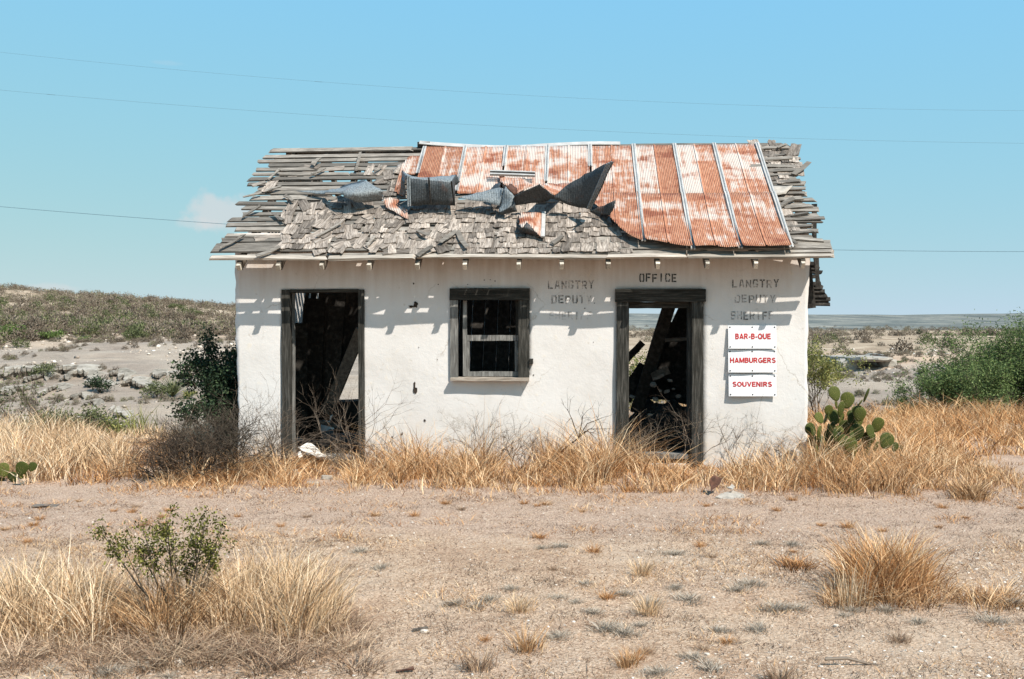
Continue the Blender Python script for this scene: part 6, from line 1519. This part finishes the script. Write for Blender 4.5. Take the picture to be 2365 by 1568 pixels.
for k, a in enumerate([(38, 787, 62, 40, 'bright', 'large bright green bush on the lower left hillside'), (118, 787, 55, 26, 'bright', 'bright green low bush right of the large one on the hillside'), (195, 790, 26, 16, 'bright', 'small vivid green bush low on the hillside'), (275, 752, 40, 20, 'bright', 'yellow-green bush in the middle of the hillside'), (314, 745, 26, 14, 'scrubg', 'olive bush right of the yellow-green one on the hillside'),
    (432, 763, 36, 22, 'bright', 'green bush on the hillside near the building'), (405, 716, 36, 16, 'scrubg', 'dark olive bush high on the hillside right'), (455, 728, 34, 12, 'scrubg', 'low olive bush on the upper hillside right'), (118, 680, 18, 12, 'scrubg', 'dark bush on the hilltop skyline at left'), (333, 698, 14, 11, 'scrubg', 'dark round bush on the hilltop skyline'), (158, 705, 30, 14, 'scrubg', 'olive bush high on the left hillside'), (258, 706, 24, 14, 'scrubg', 'olive bush on the upper hillside middle'),
    (100, 872, 58, 34, 'scrubg', 'green bush at the end of the left ledges'), (232, 908, 58, 42, 'darkleaf', 'dark green shrub standing on the middle of the left bank'), (365, 918, 66, 42, 'scrubg', 'dark olive bush on the left bank beside the sotol'), (440, 922, 40, 22, 'yellowleaf', 'yellow-green low bush on the left bank by the evergreen'), (425, 880, 30, 20, 'scrubg', 'small bush on the left bank near the building'),
    (2122, 775, 17, 15, 'darkleaf', 'dark spiky yucca standing on the far right plain'), (2060, 838, 40, 6, 'scrubg', 'flat green bush on the rim of the right bank'), (2000, 840, 30, 14, 'scrubg', 'olive bush on the right bank near the building'), (1930, 850, 18, 8, 'scrubg', 'small olive bush by the right end wall on the bank'), (2130, 865, 30, 12, 'scrubg', 'olive bush left of the big mesquite on the bank'), (2200, 865, 40, 14, 'scrubg', 'olive bush half behind the big mesquite')]):
    green_bush(*a, 900 + k)
# sotol: a rosette of stiff leaves on the bank
p = gpt(398, 917); rng = np.random.default_rng(940); n = 160; root = empty('sotol', p); tag(root, 'grey-green spiky sotol rosette on the left bank', 'sotol')
link('blades', blade_mesh('blades', np.zeros((n, 3)), rng.uniform(.25, .75, n), rng.uniform(.03, .05, n), rng.uniform(0, 6.28, n), rng.uniform(.2, 1.6, n), rng.uniform(.3, 1, n), 2, 0, rng), M['scrubg'], root)
# bushes between the left grass and the gully
shrub('leafless_bush', base_at(45, 16.2), 1.05, .65, 9, 3, 'grey leafless shrub behind the grass at the left edge', 'bush', 71, 'scrubg', 500, .05, .12, 'twig', .012, 3, .3, .55)
shrub('olive_shrub', base_at(195, 15.6), .50, 1.2, 9, 3, 'low olive green shrub behind the left grass', 'shrub', 72, 'scrubg', 3600, .05, .12, 'twig', .010, 3, .3, .7)
shrub('olive_shrub', base_at(90, 15.4), .42, 1.2, 8, 3, 'low dark olive shrub under the leafless one at left', 'shrub', 73, 'scrubg', 3000, .05, .12, 'twig', .010, 3, .3, .7)
shrub('olive_shrub', base_at(270, 15.8), .42, 1.1, 8, 2, 'small yellow-green shrub behind the left grass', 'shrub', 74, 'yellowleaf', 1500, .05, .12, 'twig', .010, 3, .3, .7)
p = base_at(330, 15.0); rng = np.random.default_rng(941); n = 45; root = empty('yucca', p); tag(root, 'stiff-leaved yucca rising behind the left grass', 'yucca')
link('blades', blade_mesh('blades', np.zeros((n, 3)) + rng.normal(size=(n, 3)) * np.array([.15, .1, 0]), rng.uniform(.25, .55, n), rng.uniform(.012, .022, n), rng.uniform(0, 6.28, n), rng.uniform(.1, .9, n), rng.uniform(.2, 1, n), 2, 0, rng), M['yellowleaf'], root)

# ------------------------------------------------------------------ overhead wires
def wire(pts, Y, rad, label, splice=None):
    us = [p[0] for p in pts]; vs = [p[1] for p in pts]; c = np.polyfit(us, vs, 2 if len(us) > 2 else 1)
    uu = np.linspace(-1500, 3900, 60); P = [at(u, float(np.polyval(c, u)), Y) for u in uu]; segs = [(a, b, rad, rad) for a, b in zip(P[:-1], P[1:])]
    org = np.array(P[0]); root = empty('power_line', P[0]); tag(root, label, 'wire', 'overhead wires')
    wood_obj('cable', segs, M['wire'], root, org, np.random.default_rng(1))
    if splice:
        a, b = at(splice - 9, float(np.polyval(c, splice - 9)), Y), at(splice + 9, float(np.polyval(c, splice + 9)), Y)
        wood_obj('splice', [(a, b, rad * 2.2, rad * 2.2)], M['wire'], root, org, np.random.default_rng(1))
wire([(0, 120), (730, 190), (1500, 233), (2364, 256)], 42, .0042, 'topmost thin overhead wire crossing the whole sky', 735)
wire([(0, 208), (1182, 293), (2364, 331)], 42, .0048, 'second thin overhead wire just above the ridge', 118)
wire([(0, 477), (530, 518), (1930, 577), (2364, 581)], 30, .0085, 'lowest and thickest overhead wire passing behind the roof')
